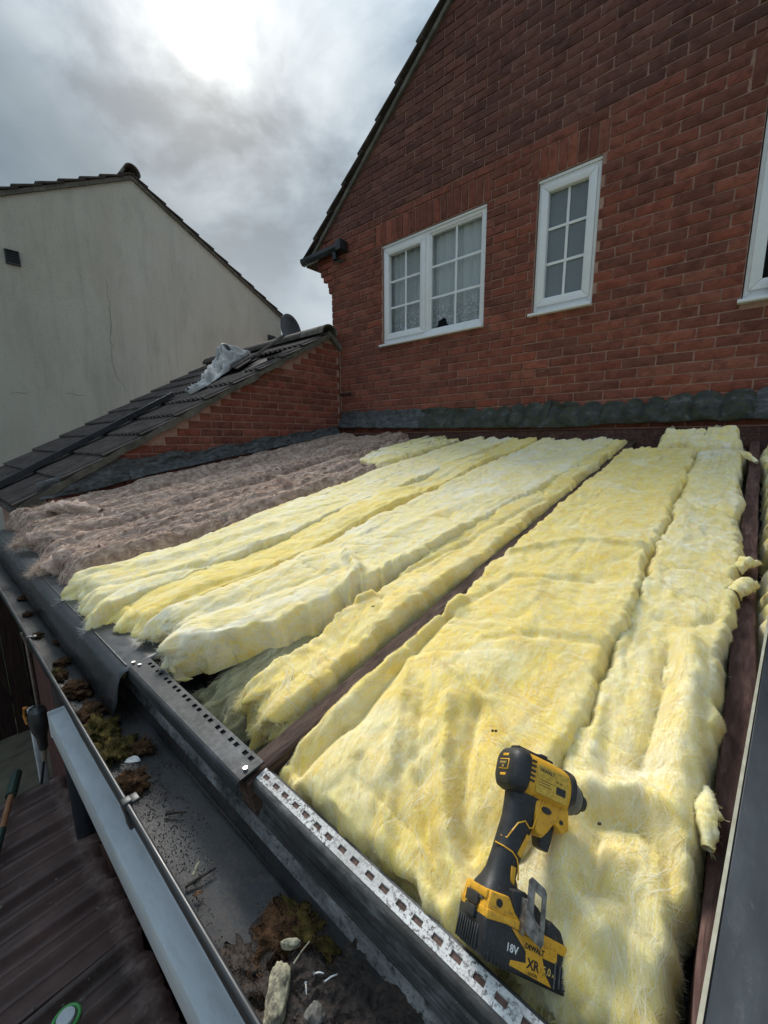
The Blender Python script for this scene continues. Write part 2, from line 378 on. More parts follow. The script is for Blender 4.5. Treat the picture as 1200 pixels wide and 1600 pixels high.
_fa(FASC); FASC = FASC.m
SPECK = NT('dirty_white_plastic')
def _sp(t):
    g = t.noise(170, 5, 0.8); a = t.noise(18, 4)
    f = t.math('MULTIPLY', t.ramp(g, [(0.49, 0.0), (0.58, 1.0)]), t.ramp(a, [(0.35, 0.35), (0.6, 1.0)]))
    t.set(Base_Color=t.mix(f, t.ramp(t.noise(9, 5), [(0.35, (0.40, 0.39, 0.37)), (0.6, (0.66, 0.66, 0.64))]), (0.06, 0.045, 0.04)), Roughness=0.55); t.bump(g, 0.2, 0.001)
_sp(SPECK); SPECK = SPECK.m
def m_wood(name, c1, c2, c3, ax=1):
    t = NT(name); st = [1.0, 1.0, 1.0]; st[ax] = 0.06
    g = t.noise(75, 6, 0.65, tuple(st), dist=0.6); k = t.noise(14, 4, 0.6, tuple(st)); q = t.noise(40, 5, 0.7)
    c = t.ramp(g, [(0.33, c1), (0.52, c2), (0.70, c3)])
    c = t.mix(t.math('MULTIPLY', t.ramp(k, [(0.4, 0.0), (0.65, 1.0)]), 0.6), c, c1)
    c = t.mix(t.math('MULTIPLY', t.ramp(q, [(0.66, 0.0), (0.76, 1.0)]), 0.5), c, (0.30, 0.24, 0.20))
    t.set(Base_Color=c, Roughness=0.85, Specular_IOR_Level=0.25); t.bump(g, 0.7, 0.004)
    return t.m
WOOD = m_wood('weathered_rafter_timber', (0.035, 0.021, 0.016), (0.10, 0.062, 0.046), (0.18, 0.12, 0.092))
WOODR = m_wood('red_brown_timber', (0.05, 0.026, 0.022), (0.115, 0.062, 0.052), (0.19, 0.115, 0.095))
FENCE = m_wood('dark_stained_timber', (0.012, 0.008, 0.007), (0.030, 0.017, 0.013), (0.05, 0.03, 0.022), 2)
CONC = NT('concrete_roof_tile')
def _ct(t):
    n = t.noise(7, 6, 0.65); g = t.noise(140, 4, 0.7); s_ = t.noise(26, 5, 0.7, off=(3, 8, 2))
    c = t.ramp(n, [(0.3, (0.038, 0.031, 0.028)), (0.55, (0.075, 0.062, 0.056)), (0.78, (0.13, 0.11, 0.097))])
    c = t.mix(t.ramp(s_, [(0.66, 0.0), (0.74, 0.75)]), c, (0.22, 0.205, 0.16))
    t.set(Base_Color=c, Roughness=0.9, Specular_IOR_Level=0.25); t.bump(g, 0.5, 0.003)
_ct(CONC); CONC = CONC.m
TILER = NT('dark_red_roof_tile')
def _tr(t):
    n = t.noise(9, 6, 0.65); g = t.noise(150, 4, 0.7); e = t.noise(30, 6, 0.7, off=(1, 1, 6)); o = t.n('ShaderNodeObjectInfo').outputs['Random']
    c = t.ramp(n, [(0.32, (0.036, 0.025, 0.022)), (0.55, (0.085, 0.055, 0.047)), (0.8, (0.16, 0.090, 0.074))])
    c = t.mix(t.ramp(e, [(0.62, 0.0), (0.80, 0.6)]), c, (0.24, 0.18, 0.16))
    c = t.mix(t.math('MULTIPLY', o, 0.35), c, (0.11, 0.045, 0.036))
    oc = t.n('ShaderNodeTexCoord').outputs['Object']; sp = t.n('ShaderNodeSeparateXYZ'); t.l(oc, sp.inputs[0]); yy_ = t.math('ADD', sp.outputs[1], t.math('MULTIPLY', t.math('SUBTRACT', n, 0.5), 0.10))
    wr = t.n('ShaderNodeMapRange'); t.l(yy_, wr.inputs[0]); wr.inputs[1].default_value = -0.085; wr.inputs[2].default_value = -0.055
    c = t.mix(t.math('MULTIPLY', wr.outputs[0], 0.75), c, t.ramp(e, [(0.35, (0.10, 0.062, 0.052)), (0.6, (0.24, 0.175, 0.155)), (0.8, (0.42, 0.38, 0.35))]))
    t.set(Base_Color=c, Roughness=0.48, Specular_IOR_Level=0.5); t.bump(g, 0.3, 0.002)
_tr(TILER); TILER = TILER.m
CEM = NT('lichened_cement')
def _ce(t):
    n = t.noise(11, 6, 0.7); g = t.noise(95, 5, 0.7); l_ = t.noise(19, 4, 0.6, off=(4, 4, 4)); d = t.noise(5, 4, off=(2, 6, 1))
    c = t.ramp(n, [(0.3, (0.075, 0.07, 0.058)), (0.55, (0.16, 0.148, 0.125)), (0.75, (0.25, 0.235, 0.20))])
    c = t.mix(t.ramp(l_, [(0.66, 0.0), (0.72, 0.75)]), c, (0.36, 0.35, 0.29))
    c = t.mix(t.math('MULTIPLY', t.ramp(d, [(0.5, 0.0), (0.7, 1.0)]), 0.5), c, (0.05, 0.048, 0.035))
    t.set(Base_Color=c, Roughness=0.95, Specular_IOR_Level=0.15); t.bump(g, 0.7, 0.008)
_ce(CEM); CEM = CEM.m
REND = NT('cream_render')
def _re(t):
    g = t.noise(48, 5, 0.75, (1, 1, 1)); big = t.noise(0.9, 6, 0.6, (1, 1, 0.45)); mid = t.noise(4.5, 6, 0.7, (1, 1, 0.35), off=(2, 2, 2)); pit = t.noise(13, 6, 0.75, off=(6, 1, 2))
    c = t.ramp(big, [(0.32, (0.63, 0.59, 0.49)), (0.52, (0.72, 0.68, 0.58)), (0.70, (0.77, 0.735, 0.64))])
    c = t.mix(t.math('MULTIPLY', t.ramp(mid, [(0.50, 0.0), (0.72, 1.0)]), 0.42), c, (0.46, 0.44, 0.37))
    c = t.mix(t.math('MULTIPLY', t.ramp(pit, [(0.66, 0.0), (0.78, 1.0)]), 0.6), c, (0.30, 0.28, 0.22))
    run = t.noise(7, 5, 0.65, (1, 1, 0.05), off=(1, 4, 2)); rm = t.noise(0.7, 3, off=(5, 5, 5))
    c = t.mix(t.math('MULTIPLY', t.ramp(run, [(0.50, 0.0), (0.72, 1.0)]), t.ramp(rm, [(0.42, 0.05), (0.62, 0.30)])), c, (0.33, 0.315, 0.265))
    t.set(Base_Color=c, Roughness=0.95, Specular_IOR_Level=0.12)
    b = t.bump(g, 1.0, 0.035); t.bump(mid, 0.4, 0.06, b)
_re(REND); REND = REND.m
CRACK = m_simple('crack_dark', (0.16, 0.15, 0.12), (0.28, 0.265, 0.215), 20, 0.95, 0)
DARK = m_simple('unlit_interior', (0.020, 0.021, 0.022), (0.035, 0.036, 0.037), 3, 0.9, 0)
STEEL = m_simple('scuffed_steel', (0.30, 0.29, 0.27), (0.48, 0.465, 0.44), 60, 0.42, 0.15, 90, 0.0006, metal=0.85, obj=True)
ZINC = m_simple('zinc_screw', (0.45, 0.44, 0.42), (0.62, 0.60, 0.57), 60, 0.35, 0, metal=0.9)
MOSS = m_simple('brown_moss', (0.030, 0.017, 0.010), (0.095, 0.050, 0.025), 60, 0.98, 0.8, 160, 0.006, spec=0.1)
MOSSG = m_simple('olive_moss', (0.030, 0.024, 0.008), (0.115, 0.085, 0.022), 45, 0.98, 0.8, 160, 0.006, spec=0.1)
SOIL = m_simple('wet_gutter_soil', (0.014, 0.010, 0.008), (0.055, 0.038, 0.029), 70, 0.75, 0.9, 170, 0.006)
MOSSF = m_simple('moss_strand', (0.05, 0.026, 0.012), (0.17, 0.085, 0.035), 60, 0.95, 0)
MOSSGF = m_simple('olive_moss_strand', (0.05, 0.040, 0.010), (0.16, 0.125, 0.035), 60, 0.95, 0)
STONE = NT('chalky_stone')
def _st(t):
    t.obj(); n = t.noise(45, 6, 0.7); z = t.n('ShaderNodeSeparateXYZ'); t.l(t.pos, z.inputs[0])
    c = t.ramp(n, [(0.38, (0.10, 0.09, 0.07)), (0.52, (0.40, 0.37, 0.25)), (0.70, (0.60, 0.57, 0.42))])
    t.set(Base_Color=c, Roughness=0.95); t.bump(t.noise(120, 5, 0.7), 0.6, 0.003)
_st(STONE); STONE = STONE.m
RUBBLE = m_simple('grey_rubble', (0.07, 0.065, 0.058), (0.24, 0.225, 0.20), 60, 0.95, 0.6, 120, 0.003)
CLOTH = NT('grey_cloth')
def _cl(t):
    n = t.noise(12, 4); g = t.noise(400, 3)
    t.set(Base_Color=t.ramp(n, [(0.3, (0.30, 0.295, 0.285)), (0.7, (0.50, 0.49, 0.475))]), Roughness=0.95, Sheen_Weight=0.3, Specular_IOR_Level=0.1); t.bump(g, 0.3, 0.001)
_cl(CLOTH); CLOTH = CLOTH.m
GRASS = m_simple('lawn', (0.035, 0.055, 0.015), (0.07, 0.095, 0.03), 3, 0.95, 0.5, 80, 0.02)
PAVE = m_simple('patio_slab', (0.085, 0.078, 0.055), (0.15, 0.138, 0.10), 6, 0.9, 0.4, 70, 0.004)
PINK = m_simple('faded_timber_handle', (0.20, 0.085, 0.035), (0.30, 0.14, 0.06), 20, 0.6, 0.1)
GREEN = m_simple('green_plastic', (0.06, 0.30, 0.07), (0.12, 0.45, 0.12), 20, 0.35, 0)
DGREEN = m_simple('dark_green_plastic', (0.012, 0.03, 0.022), (0.02, 0.045, 0.032), 20, 0.45, 0)
ORNG = m_simple('orange_plastic', (0.40, 0.14, 0.02), (0.55, 0.22, 0.04), 20, 0.45, 0)

def m_glass(name, tint, trans, rough):
    t = NT(name)
    t.set(Base_Color=tint, Roughness=rough, Specular_IOR_Level=0.7)
    tr = t.n('ShaderNodeBsdfTransparent'); tr.inputs[0].default_value = (0.975, 0.99, 0.995, 1)
    lw = t.n('ShaderNodeLayerWeight'); lw.inputs[0].default_value = 0.35
    f = t.math('SUBTRACT', trans, t.math('MULTIPLY', lw.outputs['Fresnel'], 0.22))
    mx = t.n('ShaderNodeMixShader'); t.l(f, mx.inputs[0]); t.l(t.b.outputs[0], mx.inputs[1]); t.l(tr.outputs[0], mx.inputs[2]); t.l(mx.outputs[0], t.out.inputs[0])
    return t
GLASS = m_glass('clear_window_glass', (0.05, 0.06, 0.065), 0.975, 0.03).m
_t = m_glass('obscured_window_glass', (0.20, 0.235, 0.26), 0.25, 0.18)
_t.bump(_t.noise(45, 3, 0.5, (1.2, 1, 0.6)), 0.5, 0.01); OBSC = _t.m
_t = NT('net_curtain_cloth')
_z = _t.n('ShaderNodeSeparateXYZ'); _t.l(_t.pos, _z.inputs[0])
_lace = _t.noise(48, 2, 0.4, off=(1, 0, 2)); _low = _t.n('ShaderNodeMapRange'); _t.l(_z.outputs[2], _low.inputs[0]); _low.inputs[1].default_value = 1.50; _low.inputs[2].default_value = 1.30
_hole = _t.math('MULTIPLY', _t.ramp(_lace, [(0.44, 0.0), (0.5, 1.0)]), _t.math('MULTIPLY', _low.outputs[0], 0.30))
_t.set(Base_Color=(0.86, 0.90, 0.92), Roughness=0.95, Specular_IOR_Level=0.1)
_tp = _t.n('ShaderNodeBsdfTransparent'); _tl = _t.n('ShaderNodeBsdfTranslucent'); _tl.inputs[0].default_value = (0.7, 0.73, 0.74, 1)
_m0 = _t.n('ShaderNodeMixShader'); _m0.inputs[0].default_value = 0.25; _t.l(_t.b.outputs[0], _m0.inputs[1]); _t.l(_tl.outputs[0], _m0.inputs[2])
_m1 = _t.n('ShaderNodeMixShader'); _t.l(_t.math('ADD', 0.06, _hole), _m1.inputs[0]); _t.l(_m0.outputs[0], _m1.inputs[1]); _t.l(_tp.outputs[0], _m1.inputs[2]); _t.l(_m1.outputs[0], _t.out.inputs[0])
NET = _t.m

# ------------------------------------------------------------------ ground
def sheet(name, x0, x1, y0, y1, z, mat):
    return tag(mesh(name, [(x0, y0, z), (x1, y0, z), (x1, y1, z), (x0, y1, z)], [(0, 1, 2, 3)], mat), kind='structure')
sheet('ground', -150, 150, -150, 150, GROUND, GRASS)
patio = tag(mesh('patio', [(-5.6, -3.5, GROUND+0.004), (3.5, -3.5, GROUND+0.004), (3.5, 0.6, GROUND+0.004), (-5.6, 0.6, GROUND+0.004)], [(0, 1, 2, 3)], MORTAR), kind='structure')
slab_me = None
for i in range(9):
    for j in range(6):
        if not (-5.6 < -5.5+i*0.61 < -1.4 and -1.3 < -3.1+j*0.61 < 0.6): continue
        x, y = -5.5+i*0.61, -3.1+j*0.61
        if slab_me is None:
            o = MB().box((x, y, GROUND), (x+0.6, y+0.6, GROUND+0.02)).obj('paving_slab', PAVE, patio, bevel=0.006, seg=1); slab_me = o.data; base = o
        else:
            place('paving_slab', slab_me, (x+0.3, y+0.3, GROUND), patio)

# ------------------------------------------------------------------ bricks
def brick_meshes(w, h, d, n, seed):
    """n variants of a rough-faced brick, front face looks along -Y, centre of the front at the origin"""
    out = []
    r = np.random.default_rng(seed)
    for k in range(n):
        nx, nz = 5, 3
        xs = np.linspace(-w/2, w/2, nx+1); zs = np.linspace(-h/2, h/2, nz+1)
        V = []; idx = {}
        for i, x in enumerate(xs):
            for j, z in enumerate(zs):
                e = (i in (0, nx)) + (j in (0, nz))
                V.append((x + r.normal(0, 0.0012), (0.004 if e else 0.0) + (0.002 if e == 2 else 0) + r.normal(0, 0.0011), z + r.normal(0, 0.0009))); idx[i, j] = len(V)-1
        F = [(idx[i, j], idx[i+1, j], idx[i+1, j+1], idx[i, j+1]) for i in range(nx) for j in range(nz)]
        ring = [idx[i, 0] for i in range(nx+1)] + [idx[nx, j] for j in range(1, nz+1)] + [idx[i, nz] for i in range(nx-1, -1, -1)] + [idx[0, j] for j in range(nz-1, 0, -1)]
        b0 = len(V)
        for q in ring: V.append((V[q][0], d, V[q][2]))
        m = len(ring)
        for q in range(m): F.append((ring[q], b0+q, b0+(q+1) % m, ring[(q+1) % m]))
        me = bpy.data.meshes.new('brick'); me.from_pydata(V, [], F); me.materials.append(BRICK_O); out.append(me)
    return out
def clip_rects(x0, x1, z0, z1, holes):
    """part of a brick outside the openings (clipped in x only)"""
    segs = [(x0, x1)]
    for hx0, hx1, hz0, hz1 in holes:
        if z1 <= hz0+0.02 or z0 >= hz1-0.02: continue
        ns = []
        for a, b in segs:
            if b <= hx0 or a >= hx1: ns.append((a, b)); continue
            if a < hx0-0.03: ns.append((a, hx0-0.004))
            if b > hx1+0.03: ns.append((hx1+0.004, b))
        segs = ns
    return segs
def tone(r, dark=0.0, red=0.0):
    v = r.random()
    if v < 0.34: c = (0.175, 0.072, 0.055)
    elif v < 0.58: c = (0.235, 0.085, 0.060)
    elif v < 0.86: c = (0.285, 0.096, 0.065)
    else: c = (0.33, 0.125, 0.085)
    k = 0.82 + 0.2*r.random()
    g = sum(c)/3
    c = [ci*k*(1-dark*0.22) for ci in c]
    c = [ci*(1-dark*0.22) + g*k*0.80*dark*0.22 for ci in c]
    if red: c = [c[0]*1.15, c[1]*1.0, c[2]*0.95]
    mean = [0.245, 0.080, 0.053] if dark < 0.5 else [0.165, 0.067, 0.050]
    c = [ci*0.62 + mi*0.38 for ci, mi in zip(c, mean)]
    return (*c, 1)
def project(P):
    v = Vector(P); z = v.dot(fw)
    if z < 0.05: return None
    return 600 + 635.5*v.dot(r2)/z, 800 - 635.5*v.dot(u2)/z, z
def lay_bricks(parent, specs, to_world, rotz, limit, seed, back_name='brick_field'):
    """specs: (u, w, z, h, colour); to_world(u, z) -> point; the largest in view become bricks of their own, the rest one field"""
    r = np.random.default_rng(seed)
    bank = {}
    scored = []
    for s in specs:
        P = to_world(s[0], s[2]); q = project(P)
        vis = q is not None and -20 < q[0] < 1220 and -20 < q[1] < 1620
        scored.append((q[2] if vis else 1e6 + s[2], s, P))
    scored.sort(key=lambda a: a[0])
    rest = []
    for k, (sc, (u, w, z, h, col), P) in enumerate(scored):
        if sc > 1e5 or k >= limit: rest.append((u, w, z, h, col, P)); continue
        key = (round(w, 2), round(h, 2))
        if key not in bank: bank[key] = brick_meshes(key[0], key[1], 0.05, 5, int(key[0]*1000+key[1]*77))
        o = place('brick', bank[key][int(r.integers(5))], P, parent)
        o.scale = (w/key[0], 1, h/key[1]); o.rotation_euler = (0, 0, rotz); o.color = col
        o.location = o.location + Vector((math.sin(rotz), -math.cos(rotz), 0))*float(r.uniform(-0.001, 0.003))
    if rest:
        V = []; F = []; cols = []
        ca, sa = math.cos(rotz), math.sin(rotz)
        for (u, w, z, h, col, P) in rest:
            j = r.normal(0, 0.0012, (8, 3)); n = len(V)
            loc = [(-w/2, 0.005, -h/2), (w/2, 0.005, -h/2), (w/2, 0.005, h/2), (-w/2, 0.005, h/2), (-w/2+0.005, 0, -h/2+0.005), (w/2-0.005, 0, -h/2+0.005), (w/2-0.005, 0, h/2-0.005), (-w/2+0.005, 0, h/2-0.005),
                   (-w/2, 0.05, -h/2), (w/2, 0.05, -h/2), (w/2, 0.05, h/2), (-w/2, 0.05, h/2)]
            dy = float(r.uniform(-0.003, 0.001))
            for t, (a, b, c) in enumerate(loc):
                if t < 8: a, b, c = a+j[t, 0], b+j[t, 1]+dy, c+j[t, 2]
                V.append((P[0]+a*ca-b*sa, P[1]+a*sa+b*ca, P[2]+c))
            fs = [(4, 5, 6, 7), (0, 1, 5, 4), (1, 2, 6, 5), (2, 3, 7, 6), (3, 0, 4, 7), (8, 9, 1, 0), (9, 10, 2, 1), (10, 11, 3, 2), (11, 8, 0, 3)]
            F += [tuple(n+i for i in f) for f in fs]; cols += [col]*12
        o = mesh(back_name, V, F, BRICK_V, parent)
        at = o.data.color_attributes.new('tone', 'FLOAT_COLOR', 'POINT'); at.data.foreach_set('color', np.array(cols, np.float32).ravel())
        o['kind'] = 'stuff'

# ------------------------------------------------------------------ the brick house
WY = 3.70                                   # front face of its wall
house = empty('brick_house', (0, WY+0.2, GROUND), 'red brick house gable with white windows above the insulated roof', 'house')
HX0, HX1, APEX = -4.10, 4.1, (0.0, 5.72)    # left corner, right corner, apex (x, z) of the gable
VS = 0.765                                  # pitch of the gable
HOLES = [(-3.262, -1.994, 1.035, 2.098), (-1.530, -1.046, 1.035, 2.098), (-0.128, 1.08, 0.855, 2.098)]
def gable_z(x): return APEX[1] - VS*abs(x-APEX[0]) - 0.03
# wall core behind the bricks with real openings
core = MB()
xs = sorted([HX0+0.004, HX1] + [h[0] for h in HOLES] + [h[1] for h in HOLES])
for a, b in zip(xs[:-1], xs[1:]):
    hole = [h for h in HOLES if h[0] <= a+1e-6 and b <= h[1]+1e-6]
    spans = [(GROUND, hole[0][2]), (hole[0][3], 2.45)] if hole else [(GROUND, 2.45)]
    for z0, z1 in spans: core.box((a, WY+0.0095, z0), (b, WY+0.26, z1))
core.prism([(HX0-0.30, 2.45), (HX1+0.30, 2.45), (0.0, 5.70)], lambda p_, t: (p_[0], t, p_[1]), WY+0.0095, WY+0.26)
core.box((HX0+0.004, WY+0.26, GROUND), (HX0+0.24, WY+9, 2.3)); core.box((HX1-0.24, WY+0.26, GROUND), (HX1, WY+9, 2.3))
core.obj('wall', MORTAR, house)
# behind the windows: a dim room
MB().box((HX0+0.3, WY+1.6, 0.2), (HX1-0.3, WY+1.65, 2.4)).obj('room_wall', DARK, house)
specs = []
r_ = random.Random(3)
Z0 = 2.098 - 0.075*40
course = 0
while True:
    z = Z0 + course*0.075 + 0.0375
    if z > 5.62: break
    off = 0.1125*(course % 2) + 0.004*r_.random()
    xl = HX0
    if z > 1.82: xl = HX0 - min(int((z-1.82)/0.075)+1, 5)*0.048       # corbelled brickwork under the eaves
    if z > 2.35: xl = max(xl-0.05, -(5.72-z)/VS + 0.02)
    xr = min(HX1, (5.72-z)/VS - 0.02)
    x = -4.5 - off
    while x < xr:
        a, b = max(x, xl), min(x+0.215, xr, 1.6 if z < 3.3 else xr)
        if b - a > 0.03 and z > -0.25:
            holes = list(HOLES) + [(-3.345, -1.955, 2.09, 2.325), (-1.60, -1.005, 2.09, 2.325), (-0.22, 1.2, 2.09, 2.325)]
            for s0, s1 in clip_rects(a, b, z-0.0325, z+0.0325, holes):
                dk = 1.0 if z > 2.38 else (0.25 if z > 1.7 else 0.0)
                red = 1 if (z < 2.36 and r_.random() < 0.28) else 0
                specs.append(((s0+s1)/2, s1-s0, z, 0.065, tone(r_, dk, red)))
        x += 0.225
    course += 1
for hx0, hx1 in ((-3.345, -1.955), (-1.60, -1.005), (-0.22, 1.2)):     # soldier courses over the windows
    n = max(1, round((hx1-hx0)/0.0755)); w = (hx1-hx0)/n
    for i in range(n):
        specs.append((hx0+(i+0.5)*w, w-0.010, 2.098+0.1135, 0.213, tone(r_, 0.1, 1 if r_.random() < 0.6 else 0)))
lay_bricks(house, specs, lambda u, z: (u, WY, z), 0.0, 300, 8)

def frame_ring(mb, x0, x1, z0, z1, w, y0, y1):
    """mitred frame, four bars of width w"""
    o = [(x0, z0), (x1, z0), (x1, z1), (x0, z1)]; i = [(x0+w, z0+w), (x1-w, z0+w), (x1-w, z1-w), (x0+w, z1-w)]
    for k in range(4):
        a, b, c, d = o[k], o[(k+1) % 4], i[(k+1) % 4], i[k]
        g = 0.0004
        mb.hexa([(q[0], y0, q[1]) for q in (a, b, c, d)] + [(q[0], y1, q[1]) for q in (a, b, c, d)])
def window(x0, x1, z0, z1, lights, glass, depth=0.03):
    """lights: list of (x0, x1, columns, rows, opening sash?)"""
    w = place('window', None, (0, 0, 0), house) if False else None
    win = MB(); frame_ring(win, x0, x1, z0+0.03, z1, 0.052, WY+depth, WY+depth+0.07)
    for k in range(len(lights)-1):
        xm = lights[k][1]; win.box((xm-0.026, WY+depth, z0+0.082), (xm+0.026, WY+depth+0.07, z1-0.052))
    wo = win.obj('window', UPVC, house, bevel=0.004, seg=2)
    MB().box((x0-0.005, WY+depth-0.012, z1-0.022), (x1+0.005, WY+depth-0.002, z1-0.001)).obj('head_trim', UPVC, wo, bevel=0.003)
    MB().hexa([(x0-0.022, WY-0.045, z0), (x1+0.012, WY-0.045, z0), (x1+0.012, WY+0.09, z0), (x0-0.022, WY+0.09, z0),
               (x0-0.022, WY-0.045, z0+0.022), (x1+0.012, WY-0.045, z0+0.022), (x1+0.012, WY+0.09, z0+0.031), (x0-0.022, WY+0.09, z0+0.031)]).obj('sill', UPVC, wo, bevel=0.003)
    for (a, b, nc, nr, sash) in lights:
        ya = WY+depth
        aa, bb, za, zb = a+0.022, b-0.022, z0+0.078, z1-0.048
        if sash:
            sm = MB(); frame_ring(sm, aa, bb, za, zb, 0.062, ya-0.016, ya+0.05); sm.obj('sash', UPVC, wo, bevel=0.006, seg=2)
            aa, bb, za, zb = aa+0.062, bb-0.062, za+0.062, zb-0.062
        else:
            sm = MB(); frame_ring(sm, aa, bb, za, zb, 0.022, ya+0.010, ya+0.05); sm.obj('glazing_bead', UPVC, wo, bevel=0.006, seg=2)
            aa, bb, za, zb = aa+0.022, bb-0.022, za+0.022, zb-0.022
        bw = 0.011
        cw, rh = (bb-aa)/nc, (zb-za)/nr
        for i in range(1, nc):
            MB().box((aa+i*cw-bw, ya+0.019, za), (aa+i*cw+bw, ya+0.026, zb)).obj('glazing_bar', UPVC, wo, bevel=0.002, seg=1)
        for j in range(1, nr):
            MB().box((aa, ya+0.0165, za+j*rh-bw), (bb, ya+0.0255, za+j*rh+bw)).obj('glazing_bar', UPVC, wo, bevel=0.002, seg=1)
        for i in range(nc):
            for j in range(nr):
                MB().box((aa+i*cw, ya+0.028, za+j*rh), (aa+(i+1)*cw, ya+0.032, za+(j+1)*rh)).obj('pane', glass, wo)
    return wo
w1 = window(-3.262+0.006, -1.994-0.006, 1.035, 2.094, [(-3.256, -2.66, 2, 3, True), (-2.66, -2.000, 2, 3, False)], GLASS)
w1['label'] = 'two-light window with net curtain behind six-pane lights'
w2 = window(-1.530+0.006, -1.046-0.006, 1.035, 2.094, [(-1.524, -1.052, 2, 3, True)], OBSC)
w2['label'] = 'narrow window of six obscured glass panes'
w3 = window(-0.128+0.006, 1.08-0.006, 0.855, 2.094, [(-0.122, 0.45, 1, 1, True), (0.45, 1.074, 2, 3, False)], GLASS)
w3['label'] = 'window with open white frame at the photo edge'
MB().box((0.0, WY-0.03, 0.905), (0.10, WY+0.03, 0.985)).obj('black_vent_box', BLACKP, w3, bevel=0.006)
# net curtain, hung just behind the left window
def curtain(x0, x1, name, label):
    xs = np.linspace(x0, x1, 150); zs = np.linspace(0, 1, 44)
    X, T = np.meshgrid(xs, zs, indexing='ij')
    fold = 0.013*np.sin(X*62+2.2*vnoise(X*3, T*0.7, 0, 3)) + 0.008*np.sin(X*117+1.7) + 0.012*vnoise(X*4.0, T*1.5, 1, 9)
    hem = 1.075 + 0.03*np.abs(np.sin(X*21)) + 0.15*np.exp(-((X+2.52)/0.085)**2)
    Zc = 2.07 - (2.07-hem)*T
    V = np.stack([X, WY+0.112+fold*(0.45+0.6*T), Zc], -1).reshape(-1, 3)
    return tag(mesh(name, V, grid_faces(150, 44), NET, smooth=True), label, 'curtain')
curtain(-3.23, -2.02, 'net_curtain', 'white net curtain with lace hem hanging behind the two-light window')

def verge_tiles(parent, name, a, b, along_x, t0, t1, gauge, mat, thick=0.035, over=0.07):
    """stepped tile edges up a gable verge; a, b = (u, z) foot and top; the tiles run from t0 to t1 across"""
    L_ = math.hypot(b[0]-a[0], b[1]-a[1]); n = int(L_/gauge)+1; du, dz = (b[0]-a[0])/L_, (b[1]-a[1])/L_
    nu, nz = (-dz, du) if dz*1 > 0 and du > 0 else (dz, -du)
    if nz < 0: nu, nz = -nu, -nz
    for i in range(n):
        s0, s1 = i*gauge, min((i+1)*gauge+over, L_+0.05)
        P = []
        for t in (t0, t1):
            for s_, h in ((s0, thick*0.75), (s1, 0.0), (s1, thick*0.55), (s0, thick*1.6)):
                u, z = a[0]+du*s_+nu*h, a[1]+dz*s_+nz*h
                P.append((t, u, z) if along_x else (u, t, z))
        m = MB(); m.hexa(P)
        m.obj(name, mat, parent, bevel=0.005, seg=1)
# house verge: foot left of the gutter, going up right
roofm = MB()
roofm.prism([(-4.55, 2.25), (0.0, 5.735), (4.55, 2.25), (4.55, 2.20), (0.0, 5.68), (-4.55, 2.20)][::-1], lambda p_, t: (p_[0], t, p_[1]), WY-0.015, WY+9)
roofm.obj('roof', CONC, house)
verge_tiles(house, 'verge_tile', (-4.60, 2.232), (0.02, 5.765), False, WY-0.055, WY+0.30, 0.335, CONC, 0.034)
MB().prism([(-4.50, 2.262), (0.0, 5.705), (0.0, 5.655), (-4.50, 2.212)][::-1], lambda p_, t: (p_[0], t, p_[1]), WY-0.030, WY+0.02).obj('verge_mortar', CEM, house)
# gutter stub at the eaves corner, box outlet to its right
gt = MB()
prof = [(0.0, 0.0), (-0.012, -0.045), (-0.045, -0.072), (-0.085, -0.072), (-0.112, -0.04), (-0.118, 0.0)]
gt.prism(prof, lambda p_, t: (t, WY-0.004+p_[0], 2.268+p_[1]), -4.55, -3.86)
g_ = gt.obj('eaves_gutter', BLACKS, house, bevel=0.004)
MB().box((-3.87, WY-0.135, 2.178), (-3.785, WY-0.003, 2.295)).obj('gutter_end_box', BLACKS, g_, bevel=0.012)
MB().tube([(-3.95, WY-0.06, 2.20), (-3.95, WY-0.06, 2.12)], 0.034, 14).obj('outlet', BLACKS, g_)
MB().tube([(-3.98, WY-0.05, 2.11), (-3.83, WY-0.02, 2.10)], 0.010, 8).obj('pipe_clip', BLACKS, g_)
MB().prism([(-4.60, 2.20), (-4.10, 2.20), (-4.10, 2.17), (-4.60, 2.17)][::-1], lambda p_, t: (p_[0], t, p_[1]), WY+0.27, WY+9).obj('soffit', BLACKS, house)
# thin cable down the corner and a short black pipe stub
MB().tube([(-4.03, WY-0.008, 1.16), (-4.00, WY-0.008, 1.17), (-3.968, WY-0.008, 1.15), (-3.965, WY-0.008, 0.85), (-3.963, WY-0.008, 0.36)], 0.005, 6).obj('wall_cable', MORTAR, house)
MB().tube([(-3.97, WY-0.012, 0.565), (-3.78, WY-0.012, 0.56)], 0.014, 8).obj('pipe_stub', BLACKP, house)

# ------------------------------------------------------------------ the rendered neighbour house
NX = -8.5
def scale_n(v): return v*8.5/8.0
AP = (3.11, 4.457)
neigh = empty('rendered_house', (NX-3, 3.1, GROUND), 'cream rendered house gable with dark tiled roof on the left', 'house')
NS1, NS0 = 0.557, 0.530
def ny_z(y): return AP[1] - (NS1*(y-AP[0]) if y > AP[0] else NS0*(AP[0]-y))
wall_pts = [(-2.6, GROUND), (6.06, GROUND), (6.06, ny_z(6.06)), AP, (-2.6, ny_z(-2.6))]
nw = MB(); nw.prism(wall_pts, lambda p_, t: (t, p_[0], p_[1]), NX, NX-8).obj('wall', REND, neigh)
rf = MB()
rf.prism([(-2.85, ny_z(-2.85)+0.01), AP, (6.16, ny_z(6.16)+0.01), (6.16, ny_z(6.16)+0.06), (AP[0], AP[1]+0.055), (-2.85, ny_z(-2.85)+0.06)], lambda p_, t: (t, p_[0], p_[1]), NX+0.02, NX-8.1)
rf.obj('roof', CONC, neigh)
